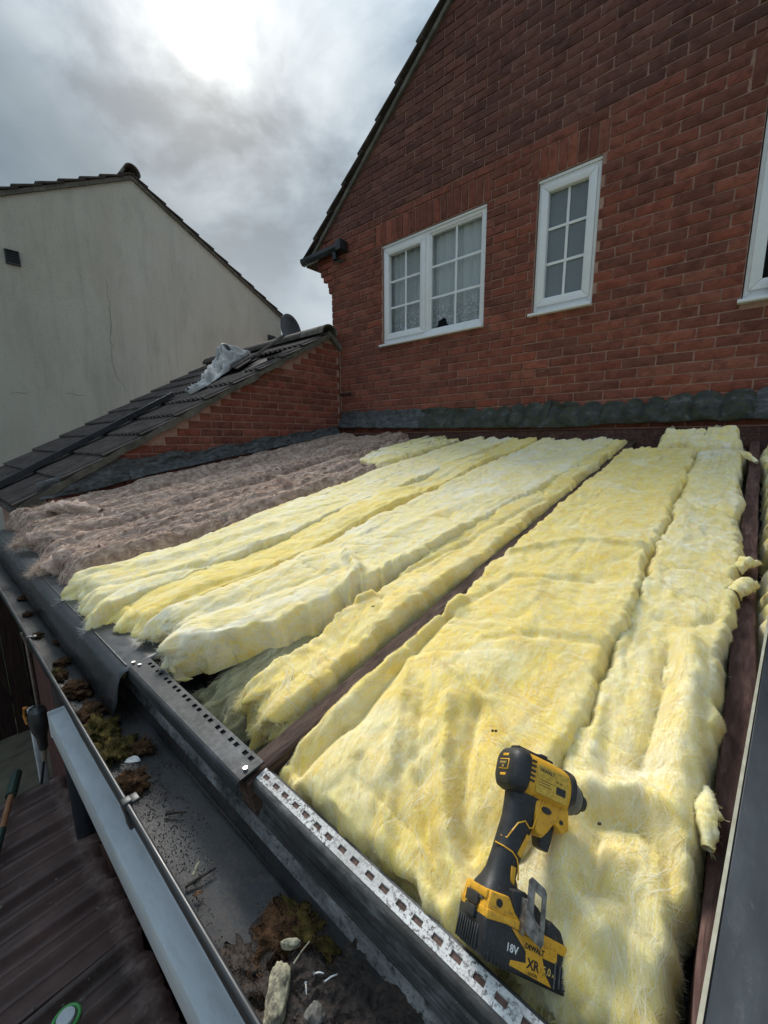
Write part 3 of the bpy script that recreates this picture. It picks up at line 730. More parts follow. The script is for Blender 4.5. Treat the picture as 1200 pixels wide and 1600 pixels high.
verge_tiles(neigh, 'verge_tile', (6.22, ny_z(6.22)+0.045), (AP[0], AP[1]+0.045), True, NX+0.06, NX-0.35, 0.33, CONC, 0.034)
verge_tiles(neigh, 'verge_tile', (-2.9, ny_z(-2.9)+0.045), (AP[0], AP[1]+0.045), True, NX+0.06, NX-0.35, 0.33, CONC, 0.040)
for pts in ([(6.18, ny_z(6.18)), AP], [(-2.85, ny_z(-2.85)), AP]):
    (ya, za), (yb, zb) = pts
    MB().prism([(ya, za+0.055), (yb, zb+0.05), (yb, zb-0.015), (ya, za-0.012)], lambda p_, t: (t, p_[0], p_[1]), NX+0.035, NX-0.1).obj('verge_mortar', CEM, neigh)
for k in range(3):                                # half-round ridge tiles
    arc = [(math.cos(a_)*0.135, math.sin(a_)*0.14) for a_ in np.linspace(-0.15, math.pi+0.15, 13)]
    arc2 = [(x*0.86, z*0.86) for x, z in arc[::-1]]
    MB().prism(arc+arc2, lambda p_, t: (t, AP[0]+p_[0], AP[1]+0.075+p_[1]), NX+0.075-k*0.45, NX+0.075-k*0.45-0.445).obj('ridge_tile', CEM if k == 0 else CONC, neigh, bevel=0.004, seg=1)
vy, vz = 1.345, 2.690
vent = MB(); frame_ring_pts = None
def ring_x(mb, y0, y1, z0, z1, w, xa, xb):
    o = [(y0, z0), (y1, z0), (y1, z1), (y0, z1)]; i = [(y0+w, z0+w), (y1-w, z0+w), (y1-w, z1-w), (y0+w, z1-w)]
    for k in range(4):
        q4 = (o[k], o[(k+1) % 4], i[(k+1) % 4], i[k])
        mb.hexa([(xa, q[0], q[1]) for q in q4] + [(xb, q[0], q[1]) for q in q4])
ring_x(vent, vy-0.085, vy+0.085, vz-0.10, vz+0.10, 0.016, NX+0.001, NX+0.035)
vo = vent.obj('air_vent', BLACKP, neigh, bevel=0.003, seg=1)
MB().box((NX+0.001, vy-0.07, vz-0.085), (NX+0.006, vy+0.07, vz+0.085)).obj('backing', BLACKP, vo)
for k in range(5):
    z = vz-0.07+k*0.034
    MB().hexa([(NX+0.006, vy-0.07, z), (NX+0.028, vy-0.07, z-0.012), (NX+0.028, vy+0.07, z-0.012), (NX+0.006, vy+0.07, z), (NX+0.006, vy-0.07, z+0.006), (NX+0.028, vy-0.07, z-0.006), (NX+0.028, vy+0.07, z-0.006), (NX+0.006, vy+0.07, z+0.006)]).obj('slat', BLACKP, vo)
def crack(pts, w):
    n = 40; ys = []; 
    P = np.array(pts, float); d = np.r_[0, np.cumsum(np.linalg.norm(np.diff(P, axis=0), axis=1))]; t = np.linspace(0, d[-1], n)
    Y = np.interp(t, d, P[:, 0]) + 0.025*vnoise(t*7, 1.3, 0, 4) + 0.012*vnoise(t*25, 4.3, 0, 5); Z = np.interp(t, d, P[:, 1]) + 0.012*vnoise(t*19, 8.3, 0, 6)
    W = w*(0.35+0.65*np.abs(vnoise(t*9, 2, 0, 7)))*np.minimum(1, np.minimum(np.arange(n), n-1-np.arange(n))/4.0)
    dy, dz = np.gradient(Y), np.gradient(Z); L_ = np.hypot(dy, dz); nx_, nz_ = -dz/L_, dy/L_
    V = np.concatenate([np.stack([np.full(n, NX+0.003), Y+nx_*W, Z+nz_*W], -1), np.stack([np.full(n, NX+0.003), Y-nx_*W, Z-nz_*W], -1)])
    mesh('crack', V, [(i, i+1, n+i+1, n+i) for i in range(n-1)], CRACK, neigh)
crack([(2.552,2.759), (2.537,2.268), (2.493,1.424), (2.533,1.160), (2.712,0.846)], 0.005)
crack([(1.082,0.723), (1.318,0.750)], 0.004)
crack([(1.766,0.774), (2.089,0.746)], 0.004)
# satellite dish on a wall bracket
dish = empty('satellite_dish', (NX+0.05, 5.95, 2.25), 'dark grey satellite dish on a bracket beside the cream gable', 'satellite dish')
def dish_build():
    c = Vector((NX+0.42, 5.98, 2.42)); ax = Vector((0.98, 0.10, 0.18)).normalized()
    a = ax.cross(Vector((0, 0, 1))).normalized(); b = a.cross(ax)
    V = []; F = []; nr, ns = 7, 36
    for k in range(nr):
        r0 = (k+1)/nr
        for q in range(ns):
            t = 2*math.pi*q/ns; V.append(c + a*(0.30*r0*math.cos(t)) + b*(0.37*r0*math.sin(t)) + ax*(0.075*r0*r0))
    V.append(c)
    for k in range(nr-1):
        F += [(k*ns+q, k*ns+(q+1) % ns, (k+1)*ns+(q+1) % ns, (k+1)*ns+q) for q in range(ns)]
    F += [(len(V)-1, (q+1) % ns, q) for q in range(ns)]
    n0 = len(V); V += [Vector(v)+ax*-0.012 for v in V]; F += [tuple(n0+i for i in f[::-1]) for f in F]
    F += [((nr-1)*ns+q, (nr-1)*ns+(q+1) % ns, n0+(nr-1)*ns+(q+1) % ns, n0+(nr-1)*ns+q) for q in range(ns)]
    mesh('reflector', V, F, BLACKP, dish, smooth=True)
    MB().tube([(NX, 5.78, 2.27), (NX+0.28, 5.86, 2.30), (c-ax*0.02)], 0.018, 10).obj('mast', GREYP, dish)
    MB().box((NX, 5.68, 2.17), (NX+0.02, 5.88, 2.37)).obj('wall_plate', BLACKP, dish, bevel=0.004)
    MB().box((c.x-0.09, c.y-0.10, c.z-0.09), (c.x-0.005, c.y+0.02, c.z+0.09)).obj('clamp', GREYP, dish, bevel=0.01)
    l = c + ax*0.42 - b*0.20
    MB().tube([c-b*0.30, l], 0.011, 8).obj('feed_arm', GREYP, dish); MB().tube([l, l-ax*0.10+b*0.03], 0.025, 12).obj('receiver', GREYP, dish)
dish_build()

# ------------------------------------------------------------------ the side building with tiled roof
GX = -3.98; RY, RZ = 3.50, 1.275; GS = 0.565       # gable plane, ridge line, pitch
garage = empty('side_building', (GX-1.5, 3.4, GROUND), 'single-storey side building with brick gable and brown tiled roof', 'building')
def gz(y): return RZ - GS*(RY-y) if y < RY else RZ - 0.62*(y-RY)
MB().prism([(0.62, GROUND), (3.69, GROUND), (3.69, gz(3.69)-0.04), (RY, RZ-0.04), (0.62, gz(0.62)-0.04)], lambda p_, t: (t, p_[0], p_[1]), GX-0.0095, -6.9).obj('wall', MORTAR, garage)
specs = []
r_ = random.Random(21); course = 0
while True:
    z = -0.45 + course*0.075
    if z > RZ-0.06: break
    y = 0.62 - 0.1125*(course % 2)
    while y < 3.695:
        a, b = max(y, 0.60), min(y+0.215, 3.695)
        ym = (a+b)/2
        if b-a > 0.04 and z+0.02 < gz(a)-0.015 and z+0.02 < gz(b)+0.03 and z > -0.02+0.1823*(ym-3.70)-0.05:
            specs.append((ym, b-a, z, 0.065, tone(r_, 0.0, 1 if r_.random() < 0.6 else 0)))
        y += 0.225
    course += 1
lay_bricks(garage, specs, lambda u, z: (GX, u, z), math.pi/2, 300, 9)
def roll_tile(w, l, n, hgt, th, name):
    """interlocking concrete tile: n rolls across its width, runs up +Y, lower edge at the origin"""
    m = 10*n+1; xs = np.linspace(0, w, m); ph = (xs/w*n) % 1.0
    hh = np.where(ph < 0.5, hgt*np.sin(np.clip(ph*2, 0, 1)*math.pi)**0.8, 0.0)
    V = []
    for y in (0, l*0.5, l):
        lift = 0.030*(1-y/l)
        V += [(x, y, lift+h) for x, h in zip(xs, hh)]
    for y in (0, l*0.5, l):
        lift = 0.030*(1-y/l)
        V += [(x, y+0.002, lift+h-th) for x, h in zip(xs, hh)]
    F = []
    for j in range(2):
        F += [(j*m+i, j*m+i+1, (j+1)*m+i+1, (j+1)*m+i) for i in range(m-1)]
        F += [(3*m+j*m+i, 3*m+(j+1)*m+i, 3*m+(j+1)*m+i+1, 3*m+j*m+i+1) for i in range(m-1)]
    F += [(i, 3*m+i, 3*m+i+1, i+1) for i in range(m-1)]
    for e in (0, m-1):
        F += [(e, m+e, 4*m+e, 3*m+e), (m+e, 2*m+e, 5*m+e, 4*m+e)]
    me = bpy.data.meshes.new(name); me.from_pydata(V, [], F); me.materials.append(CONC); me.shade_smooth(); me.set_sharp_from_angle(angle=R(45))
    return me
tile_me = roll_tile(0.302, 0.42, 3, 0.020, 0.013, 'roof_tile')
pitch = math.atan(GS)
def put_tile(me, x, y, z, rx, rz=0, parent=garage, name='roof_tile'):
    o = place(name, me, (x, y, z), parent); o.rotation_euler = (rx, 0, rz); return o
gx = 0.345*math.cos(pitch)
MB().prism([(0.40, gz(0.40)-0.045), (RY, RZ-0.045), (3.69, gz(3.69)-0.045), (3.69, gz(3.69)-0.02), (RY, RZ-0.018), (0.40, gz(0.40)-0.018)], lambda p_, t: (t, p_[0], p_[1]), GX+0.01, -6.98).obj('roof_deck', CONC, garage)
n_course = int((RY-0.42)/gx)+1
for j in range(n_course):
    y0 = 0.42 + j*gx
    ln = 1.0 if y0+0.36 < RY else max(0.3, (RY-y0)/0.36)
    for i in range(10):
        x0 = GX+0.045-0.302*(i+1)
        if j in (7, 8) and i in (1, 2) : continue                  # tiles lifted off near the ridge
        o = put_tile(tile_me, x0+rnd.uniform(-0.003, 0.003), y0+rnd.uniform(-0.004, 0.004), gz(y0)-0.012, pitch, rnd.uniform(-0.006, 0.006)); o.scale = (1, ln, 1)
# cement verge under the edge tiles
vp = []
yy = np.linspace(0.42, RY, 60)
top = [(y, gz(y)-0.006+0.004*math.sin(y*40)) for y in yy]; bot = [(y, gz(y)-0.062-0.012*float(vnoise(y*9, 1, 0, 3))-0.006*float(vnoise(y*40, 1, 0, 8))) for y in yy]
n = 60
V = [(GX+0.052, y, z) for y, z in top] + [(GX+0.046, y, z) for y, z in bot] + [(GX-0.03, y, z) for y, z in top] + [(GX-0.03, y, z) for y, z in bot]
F = [(i, i+1, n+i+1, n+i) for i in range(n-1)] + [(n+i, n+i+1, 3*n+i+1, 3*n+i) for i in range(n-1)] + [(i, 2*n+i, 2*n+i+1, i+1) for i in range(n-1)] + [(2*n+i, 3*n+i, 3*n+i+1, 2*n+i+1) for i in range(n-1)]
mesh('verge_mortar', V, F, CEM, garage)
MB().prism([(RY-0.02, RZ-0.05), (RY+0.02, RZ-0.05), (3.71, gz(3.71)-0.07), (3.71, gz(3.71)+0.012), (RY, RZ+0.02)], lambda p_, t: (t, p_[0], p_[1]), GX+0.05, GX-0.4).obj('verge_mortar', CEM, garage, bevel=0.008)
for k in range(7):
    arc = [(math.cos(a_)*0.125, math.sin(a_)*0.105) for a_ in np.linspace(-0.1, math.pi+0.1, 13)]
    arc2 = [(x*0.86, z*0.84) for x, z in arc[::-1]]
    MB().prism(arc+arc2, lambda p_, t: (t, RY+p_[0], RZ-0.012+p_[1]), GX+0.06-k*0.44, GX+0.06-k*0.44-0.435).obj('ridge_tile', CEM if k == 0 else CONC, garage, bevel=0.004, seg=1)
# loose tiles pulled out and left lying near the ridge
for k, (x, y, dz, rx, rz, lab) in enumerate([(GX-0.52, 2.78, 0.050, 0.20, -0.35, 'loose roof tile lying tilted below the ridge, nearer the brick wall'), (GX-0.98, 2.62, 0.055, 0.10, 0.22, 'loose roof tile lying flat beside the grey cloth')]):
    o = place('loose_roof_tile', tile_me, (x, y, gz(y)+dz)); o.rotation_euler = (pitch+rx, 0.04, rz); tag(o, lab, 'roof tile', 'tiles lifted off near the ridge')

# black plastic trim length lying on the tiles
def bar(p0, p1, w, h, mat, name, label, cat):
    a, b = Vector(p0), Vector(p1); d = (b-a).normalized(); nrm = Vector((0, -math.sin(pitch), math.cos(pitch))); s_ = d.cross(nrm).normalized(); nrm = s_.cross(d)
    m = MB(); L_ = (b-a).length
    prof = [(-w/2, 0), (w/2, 0), (w/2, h), (w/2-0.010, h), (w/2-0.010, 0.010), (-w/2+0.006, 0.010), (-w/2+0.006, h*0.75), (-w/2, h*0.75)]
    m.prism(prof, lambda q, t: tuple(a + d*t + s_*q[0] + nrm*q[1]), 0, L_)
    return tag(m.obj(name, mat, bevel=0.003, seg=1), label, cat)
bar((GX-0.92, 0.02, gz(0.02)+0.045), (GX-0.98, 2.02, gz(2.02)+0.052), 0.125, 0.055, BLACKS, 'plastic_trim', 'long black plastic trim length lying up the tiled roof', 'trim')

# crumpled grey garment on the tiles
def garment():
    nu, nv = 110, 46
    t = np.linspace(0, 1, nu); c = np.linspace(-1, 1, nv); T, Cc = np.meshgrid(t, c, indexing='ij')
    Y = 2.05 + T*1.05; Xc = GX-0.60 - 0.62*T + 0.05*np.sin(T*7)
    Wd = 0.05 + 0.13*np.sin(np.clip(T*1.15, 0, 1)*math.pi*0.62)**0.9 + 0.035*vnoise(T*6, 1, 0, 2)
    X = Xc + Cc*Wd*(1.1+0.45*vnoise(T*7, Cc*1.5, 0, 7))
    body = np.sqrt(np.clip(1-Cc**2, 0, 1))
    H = body*(0.045+0.20*np.exp(-((T-0.78)/0.20)**2)+0.075*np.exp(-((T-0.38)/0.2)**2))
    H = H*(0.50+0.60*ridged(T*6.5+Cc*1.6, Cc*2.3-T*4.0, 0, 4, 1)) + 0.022*body*ridged(T*8+Cc*1.5, Cc*2-T*3, 0, 6, 2)
    H = np.maximum(H, -0.01) + 0.036
    V = np.stack([X, Y - H*math.sin(pitch), gz_np(Y) + H*math.cos(pitch)], -1).reshape(-1, 3)
    o = tag(mesh('crumpled_garment', V, grid_faces(nu, nv), CLOTH, smooth=True), 'crumpled light grey garment lying on the tiled roof', 'clothing')
    return o, V.reshape(nu, nv, 3)
def gz_np(y): return RZ - GS*(RY-y)
gar, GV = garment()
def patch_on(V3, i0, i1, j0, j1, name, mat, parent, lift):
    sub = V3[i0:i1, j0:j1]; nu, nv = sub.shape[:2]
    P = sub.reshape(-1, 3)+np.array([0.3, -0.6, 0.7])*lift
    return mesh(name, P, grid_faces(nu, nv), mat, parent, smooth=True)
patch_on(GV, 86, 92, 26, 32, 'printed_label', BLACKP, gar, 0.004)
patch_on(GV, 1, 5, 14, 34, 'dark_cuff', BLACKP, gar, 0.004)

# ------------------------------------------------------------------ lead flashings
def flashing(name, label, cat, sheets, path, mat_of):
    """sheets: list of (t0, t1); path(t) -> foot point, top point, outward vector; bumps come from path"""
    root = None
    for k, (t0, t1) in enumerate(sheets):
        nt, ns = max(24, int((t1-t0)*150)), 16
        T, Q = np.meshgrid(np.linspace(t0, t1, nt), np.linspace(0, 1, ns), indexing='ij')
        V = np.stack([a + 0*T for a in path(T, Q, k)], -1).reshape(-1, 3); F = grid_faces(nt, ns)
        if root is None:
            mid = V.mean(0); root = empty(name, (mid[0], mid[1], V[:, 2].min()), label, cat)
        o = mesh('lead_sheet', V, F, mat_of(k), root, smooth=True)
        md = o.modifiers.new('thickness', 'SOLIDIFY'); md.thickness = 0.005; md.offset = 0
    return root
def wall_flash(t, q, k):
    zt = np.interp(t, [-4.0, -2.6, -1.9, -1.4, -0.8, 0.1, 2.0], [0.345, 0.325, 0.262, 0.292, 0.262, 0.315, 0.32])
    zb = np.interp(t, [-4.0, -2.6, -1.4, -0.6, 0.1, 2.0], [0.150, 0.115, 0.085, 0.105, 0.112, 0.11])
    zt = zt + 0.012*fbm(t*5, 1.7, 0, 5, 3) + (0.004 if k % 2 else 0)
    bumpy = np.clip((t+2.3)/0.5, 0, 1)*np.clip((0.35-t)/0.3, 0, 1)
    ph = (t+0.03*vnoise(t*4, 3, 0, 2))/0.152; s_ = np.abs(np.sin(ph*math.pi)); bumpy = bumpy*(1+0.35*vnoise(np.floor(ph)+0.5, 2.5, 0, 9))
    zt = zt + bumpy*(0.050*s_**0.5-0.028)
    roll = bumpy*0.042*s_**0.55*np.sin(np.minimum(q*1.25, 1)*math.pi)**0.8
    out = 0.010 + 0.075*(1-q)**1.6 + roll + 0.012*fbm(t*6, q*3, 0, 11+k, 4) + (0.004 if k % 2 else 0)
    return (t, WY-out, zb + (zt-zb)*q + 0.006*vnoise(t*9, q*2, 0, 6))
flashing('wall_flashing', 'long grey lead flashing along the foot of the main brick wall', 'flashing', [(-3.96, -2.62), (-2.68, -1.30), (-1.36, 0.02), (-0.04, 1.5)], wall_flash, lambda k: LEAD if k in (0, 3) else LEADM)
def side_flash(t, q, k):
    zt = np.interp(t, [0.55, 0.82, 1.06, 1.31, 2.0, 2.4, 3.55], [-0.33, -0.236, -0.151, -0.133, -0.066, -0.002, 0.165])
    zb = np.interp(t, [0.55, 0.60, 0.89, 1.29, 1.99, 2.42, 3.7], [-0.44, -0.43, -0.395, -0.305, -0.189, -0.125, 0.087])
    step = 0.012*np.where((t*2.1) % 1 < 0.5, 1.0, -1.0)*np.where(t > 3.3, 0.0, 1.0)
    zt = zt + step*0.6 + 0.008*vnoise(t*7, 2, 0, 3)
    out = 0.012 + 0.05*(1-q)**1.7 + 0.016*fbm(t*5, q*2.4, 0, 31+k, 4) + (0.004 if k % 2 else 0)
    return (GX+out, t, zb+(zt-zb)*q)
flashing('side_flashing', 'grey lead flashing climbing along the foot of the small brick gable', 'flashing', [(0.56, 1.22), (1.18, 1.72), (1.68, 2.36), (2.30, 3.62)], side_flash, lambda k: LEAD)

# ------------------------------------------------------------------ the stripped lean-to roof
AL = R(10.33); CA, SA = math.cos(AL), math.sin(AL); YE, ZE = 0.33, -0.6343
def rp(x, s, h): return (x, YE + s*CA - h*SA, ZE + s*SA + h*CA)
def rpn(X, S, H): return np.stack([X, YE + S*CA - H*SA, ZE + S*SA + H*CA], -1)
LEN = (WY-YE)/CA
lean = empty('lean_to_roof', (-1.5, 2.0, GROUND), 'stripped lean-to roof frame of weathered rafters and boards', 'roof frame')
RAFT = [0.048, -0.655, -1.355, -2.065, -2.765, -3.46, -3.93, 0.75]
for k, x in enumerate(RAFT):
    nv = 70; sec = [(-0.0235, -0.125), (0.0235, -0.125), (0.0235, -0.004), (0.0195, 0.0), (-0.0195, 0.0), (-0.0235, -0.004)]
    rings = []
    for s_ in np.linspace(-0.005, LEN-0.03, nv):
        w = 0.003*float(fbm(s_*4, k*3.3, 0, 5, 3)); rings.append([rp(x+a+w+0.0012*float(vnoise(s_*30, i, k, 2)), s_, b+0.0016*float(vnoise(s_*22, i*2.1, k, 8))) for i, (a, b) in enumerate(sec)])
    MB().loft(rings).obj('rafter', WOODR if x > 0 else WOOD, lean)
# boards under the insulation, plate at the wall, board at the eaves
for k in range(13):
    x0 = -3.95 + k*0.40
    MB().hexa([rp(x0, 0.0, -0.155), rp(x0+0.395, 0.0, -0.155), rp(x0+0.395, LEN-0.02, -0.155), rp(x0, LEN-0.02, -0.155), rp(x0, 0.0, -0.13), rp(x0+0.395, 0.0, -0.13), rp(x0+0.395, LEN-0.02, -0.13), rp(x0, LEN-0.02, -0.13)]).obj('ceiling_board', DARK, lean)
MB().box((-3.9, WY-0.047, -0.17), (1.5, WY-0.001, 0.062)).obj('wall_plate', WOODR, lean, bevel=0.004, seg=1)
MB().box((-3.9, YE+0.028, ZE-0.14), (1.5, YE+0.049, ZE-0.006)).obj('eaves_board', FASC, lean, bevel=0.003, seg=1)
for (xa, xb, s_) in ((-1.33, -0.68, 0.14), (-0.63, 0.02, 0.10)):
    MB().hexa([rp(xa, s_, -0.12), rp(xb, s_, -0.12), rp(xb, s_+0.045, -0.12), rp(xa, s_+0.045, -0.12), rp(xa, s_, -0.085), rp(xb, s_, -0.085), rp(xb, s_+0.045, -0.085), rp(xa, s_+0.045, -0.085)]).obj('noggin', WOOD, lean, bevel=0.003, seg=1)
ext = empty('extension_wall', (-1.4, 0.45, GROUND), 'dark brick wall below the gutter of the lean-to', 'wall')
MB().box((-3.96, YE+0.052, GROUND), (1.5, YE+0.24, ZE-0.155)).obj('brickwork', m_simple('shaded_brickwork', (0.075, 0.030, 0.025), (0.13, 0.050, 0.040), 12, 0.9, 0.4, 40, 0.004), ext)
MB().box((-3.96, YE-0.10, ZE-0.262), (1.5, YE+0.050, ZE-0.238)).obj('soffit_board', FENCE, ext)

# ------------------------------------------------------------------ insulation
def fibres(parent, P, Nn, T, length, width, mat, seed, lift=0.004, curl=0.35, K=5, name='fibres', droop=0.0, sub=None):
    r = np.random.default_rng(seed); n = len(P)
    if n == 0: return None
    d = T/np.linalg.norm(T, axis=1, keepdims=True); pos = P.copy(); pts = [pos.copy()]
    ln = length*(0.45+0.9*r.random(n)); step = (ln/(K-1))[:, None]
    bend = r.normal(0, curl, (n, 3))
    for k in range(K-1):
        d = d + bend/(K-1) + r.normal(0, curl*0.35, (n, 3))/(K-1)*2; d[:, 2] -= droop/(K-1)
        d /= np.linalg.norm(d, axis=1, keepdims=True); pos = pos + d*step
        pts.append(pos.copy())
    pts = np.stack(pts, 1)                                             # n,K,3
    prof = np.sin(np.linspace(0.15, math.pi-0.15, K))
    pts = pts + Nn[:, None, :]*(lift*(0.2+r.random(n))[:, None, None]*prof[None, :, None])
    side = np.cross(d, Nn); side /= np.linalg.norm(side, axis=1, keepdims=True)+1e-9
    w = (width*(0.5+r.random(n)))[:, None, None]*np.linspace(1.0, 0.25, K)[None, :, None]*0.5
    A = pts-side[:, None, :]*w; B = pts+side[:, None, :]*w
    V = np.stack([A, B], 2).reshape(-1, 3)
    base = (np.arange(n)*2*K)[:, None]; k = np.arange(K-1)[None, :]*2
    F = np.stack([base+k, base+k+1, base+k+3, base+k+2], -1).reshape(-1, 4)
    o = mesh(name, V, F, mat, parent, smooth=True); o['kind'] = 'stuff'
    return o
def surf_fibres(parent, G, Nn, idx, ang, length, width, mat, seed, lift=0.003, curl=0.35, K=6, name='fibres'):
    """strands that run along the surface of a strip (grid of points G, normals Nn)"""
    r = np.random.default_rng(seed); nu, nv = G.shape[:2]; n = len(idx)
    hs = np.linalg.norm(np.gradient(G, axis=0), axis=2)+1e-6; hx = np.linalg.norm(np.gradient(G, axis=1), axis=2)+1e-6
    fi = (idx//nv).astype(float)+r.uniform(-0.5, 0.5, n); fj = (idx % nv).astype(float)+r.uniform(-0.5, 0.5, n)
    st = length*(0.45+0.9*r.random(n))/(K-1); bend = r.normal(0, curl, n); pts = []; nrm = []
    prof = np.sin(np.linspace(0.2, math.pi-0.25, K)); lf = lift*(0.15+r.random(n))
    for k in range(K):
        a0 = np.clip(fi, 0, nu-1.001); b0 = np.clip(fj, 0, nv-1.001); i = a0.astype(int); j = b0.astype(int); u = (a0-i)[:, None]; v = (b0-j)[:, None]
        P = G[i, j]*(1-u)*(1-v)+G[i+1, j]*u*(1-v)+G[i, j+1]*(1-u)*v+G[i+1, j+1]*u*v; N_ = Nn[i, j]
        pts.append(P+N_*(lf*prof[k])[:, None]+N_*0.0006); nrm.append(N_)
        fi = fi+np.sin(ang)*st/hs[i, j]; fj = fj+np.cos(ang)*st/hx[i, j]; ang = ang+bend/(K-1)*2+r.normal(0, curl*0.5, n)/(K-1)
    pts = np.stack(pts, 1); nrm = np.stack(nrm, 1); dd = np.gradient(pts, axis=1); side = np.cross(dd, nrm); side /= np.linalg.norm(side, axis=2, keepdims=True)+1e-9
    w = (width*(0.5+r.random(n)))[:, None, None]*np.sin(np.linspace(0.35, math.pi-0.2, K))[None, :, None]*0.5
    V = np.stack([pts-side*w, pts+side*w], 2).reshape(-1, 3); base = (np.arange(n)*2*K)[:, None]; k = np.arange(K-1)[None, :]*2
    F = np.stack([base+k, base+k+1, base+k+3, base+k+2], -1).reshape(-1, 4)
    o = mesh(name, V, F, mat, parent, smooth=True); o['kind'] = 'stuff'; return o
def dist_poly(X, S, pts):
    D = np.full(X.shape, 1e9)
    for (ax, as_), (bx, bs) in zip(pts[:-1], pts[1:]):
        vx, vs = bx-ax, bs-as_; L2 = vx*vx+vs*vs+1e-12
        t = np.clip(((X-ax)*vx+(S-as_)*vs)/L2, 0, 1); D = np.minimum(D, np.hypot(X-ax-t*vx, S-as_-t*vs))
    return D
def batt(name, label, xl, xr, s0, s1, top, mat, fmat, seed, feats=(), res=0.007, rad=0.045, lump=0.012, fine=0.0035, rag=0.012, nf=6000, flen=0.035, fw_=0.0007, base=-0.11, front_rad=None, along=0.6, group=None, ridge=0.0, fringe=1.0, cat='insulation', front_hang=0.0, crease=1.0, across=1.0, fragF=1.6, rfs=3.2, tuftF=0.014, wisps=0, wl=0.09, ww=0.0028, wmat=None, wlift=0.004, swirl=1.2):
    """a strip of wool: rounded cross-section, ragged sides and ends, folds and creases from feats"""
    if not callable(top):
        tv = top; top = lambda X, S: np.full(X.shape, tv)
    fr = front_rad or rad*1.3
    # parameter rows, denser at the ends
    nS = int((s1-s0)/res); sl = np.linspace(s0, s1, nS)
    nend = 14; aa = np.sin(np.linspace(0, math.pi/2, nend)); e0 = s0 - fr*(1-np.cos(np.linspace(math.pi/2, 0, nend)))*0  # kept simple
    wid = np.mean(interp(xr, sl)-interp(xl, sl)); nU = max(24, int(wid/res)+16)
    tau = np.linspace(-1, 1, nU); tt = 0.55*np.sin(math.pi/2*tau) + 0.45*tau
    sv = np.linspace(0, 1, nS); sv = s0 + (s1-s0)*(0.75*sv + 0.25*(0.5-0.5*np.cos(math.pi*sv)))
    S, T_ = np.meshgrid(sv, tt, indexing='ij')
    XL = (interp(xl, sv) + rag*(fbm(sv*6, seed*1.7, 0, seed, 4) + 0.55*fbm(sv*31, seed*1.1, 0, seed+91, 3, 0.6)))[:, None] + 0*S
    XR = (interp(xr, sv) + rag*(fbm(sv*6, seed*2.9+9, 0, seed+3, 4) + 0.55*fbm(sv*31, seed*2.1, 0, seed+93, 3, 0.6)))[:, None] + 0*S
    X = (XL+XR)/2 + T_*(XR-XL)/2
    SF = s0 + fragF*rag*fbm(X*12, seed*3.1, 0, seed+7, 4, 0.6); SB = s1 + 4.0*rag*fbm(X*14, seed*4.3, 0, seed+8, 4, 0.7)
    u = (S-s0)/(s1-s0); S = SF + u*(SB-SF)
    dx = np.minimum(X-XL, XR-X); df = S-SF; db = SB-S
    def rnd_(d, r): q = np.clip(d/r, 0, 1); return np.sqrt(np.clip(1-(1-q)**2, 0, 1))
    k = rnd_(dx, rad)*rnd_(df, fr)*rnd_(db, rad)
    Ht = top(X, S)
    warp = 0.03*fbm(X*5, S*4, 0, seed+40, 2)
    Ht = Ht + 0.018*np.clip(1-df/0.25, 0, 1)*fbm(X*11, S*9, 0, seed+121, 3, 0.5)*(1.0 if s0 > -0.04 and res > 0.007 else 0.4) + lump*fbm((X+warp)*6.0, (S+warp)*3.6, 0, seed+11, 3, 0.40)
    Ht = Ht + ridge*ridged((X+warp*1.2)*17, S*rfs, 0, seed+15, 3)
    for sx, ss, am, wd, sd_ in ((3.2, 5.5, 0.010, 0.05, 61), (6.0, 2.0, 0.008, 0.05, 67), (7.5, 9.0, 0.005, 0.07, 71)):      # natural creases
        cz = vnoise((X+warp)*sx, (S+warp)*ss, 0, seed+sd_) ; Ht = Ht - crease*am*np.exp(-np.abs(cz)/wd)
    Ht = Ht + fine*0.4*ridged((X*0.35+warp*2)*20, (S+0.25*X)*34, 0, seed+83, 3)*np.clip((S-0.5)/0.5, 0, 1)       # pulled ripples across the strip
    for ft in feats:
        pts, amp, w = ft[:3]; kind = ft[3] if len(ft) > 3 else 'g'
        d = dist_poly(X, S, pts) + 0.006*fbm(X*14, S*9, 0, seed+77, 2)*(1 if kind != 'p' else 0)
        if kind == 'c': Ht = Ht + amp*np.exp(-np.abs(d)/w)
        else: Ht = Ht + amp*np.exp(-(d/w)**2)
    H = base + (Ht-base)*k
    H = H + fine*(fbm(X*38+warp*60, S*20, 0, seed+19, 4, 0.6))*np.clip(k*1.6, 0.2, 1)
    sd = (1-k)
    X = X + sd*0.5*rad*0.35*fbm(S*16, H*30, X*3, seed+23, 3); S2 = S + np.clip(1-df/fr, 0, 1)*tuftF*fbm(X*24, H*34, 0, seed+29, 4, 0.65)
    if front_hang: S2 = S2 - front_hang*np.clip(1-df/fr, 0, 1)*np.clip((H-base)/0.1, 0, 1)
    V = rpn(X, S2, H).reshape(-1, 3); nu, nv = X.shape
    # mesh plus a floor so that it is closed
    F = grid_faces(nu, nv)
    o = mesh(name, V, F, mat, None, smooth=True)
    tag(o, label, cat, group)
    # fibres
    r = np.random.default_rng(seed+100)
    G = V.reshape(nu, nv, 3); du = np.gradient(G, axis=0); dv = np.gradient(G, axis=1)
    Nn = np.cross(dv, du); Nn /= np.linalg.norm(Nn, axis=2, keepdims=True)+1e-12; Nn *= np.sign(Nn[..., 2:3]+1e-9)
    area = np.linalg.norm(np.cross(dv, du), axis=2).ravel()
    depth = np.linalg.norm(V, axis=1); wt = area/np.maximum(depth, 0.4)**1.15; wt[~np.isfinite(wt)] = 0; wt /= wt.sum()
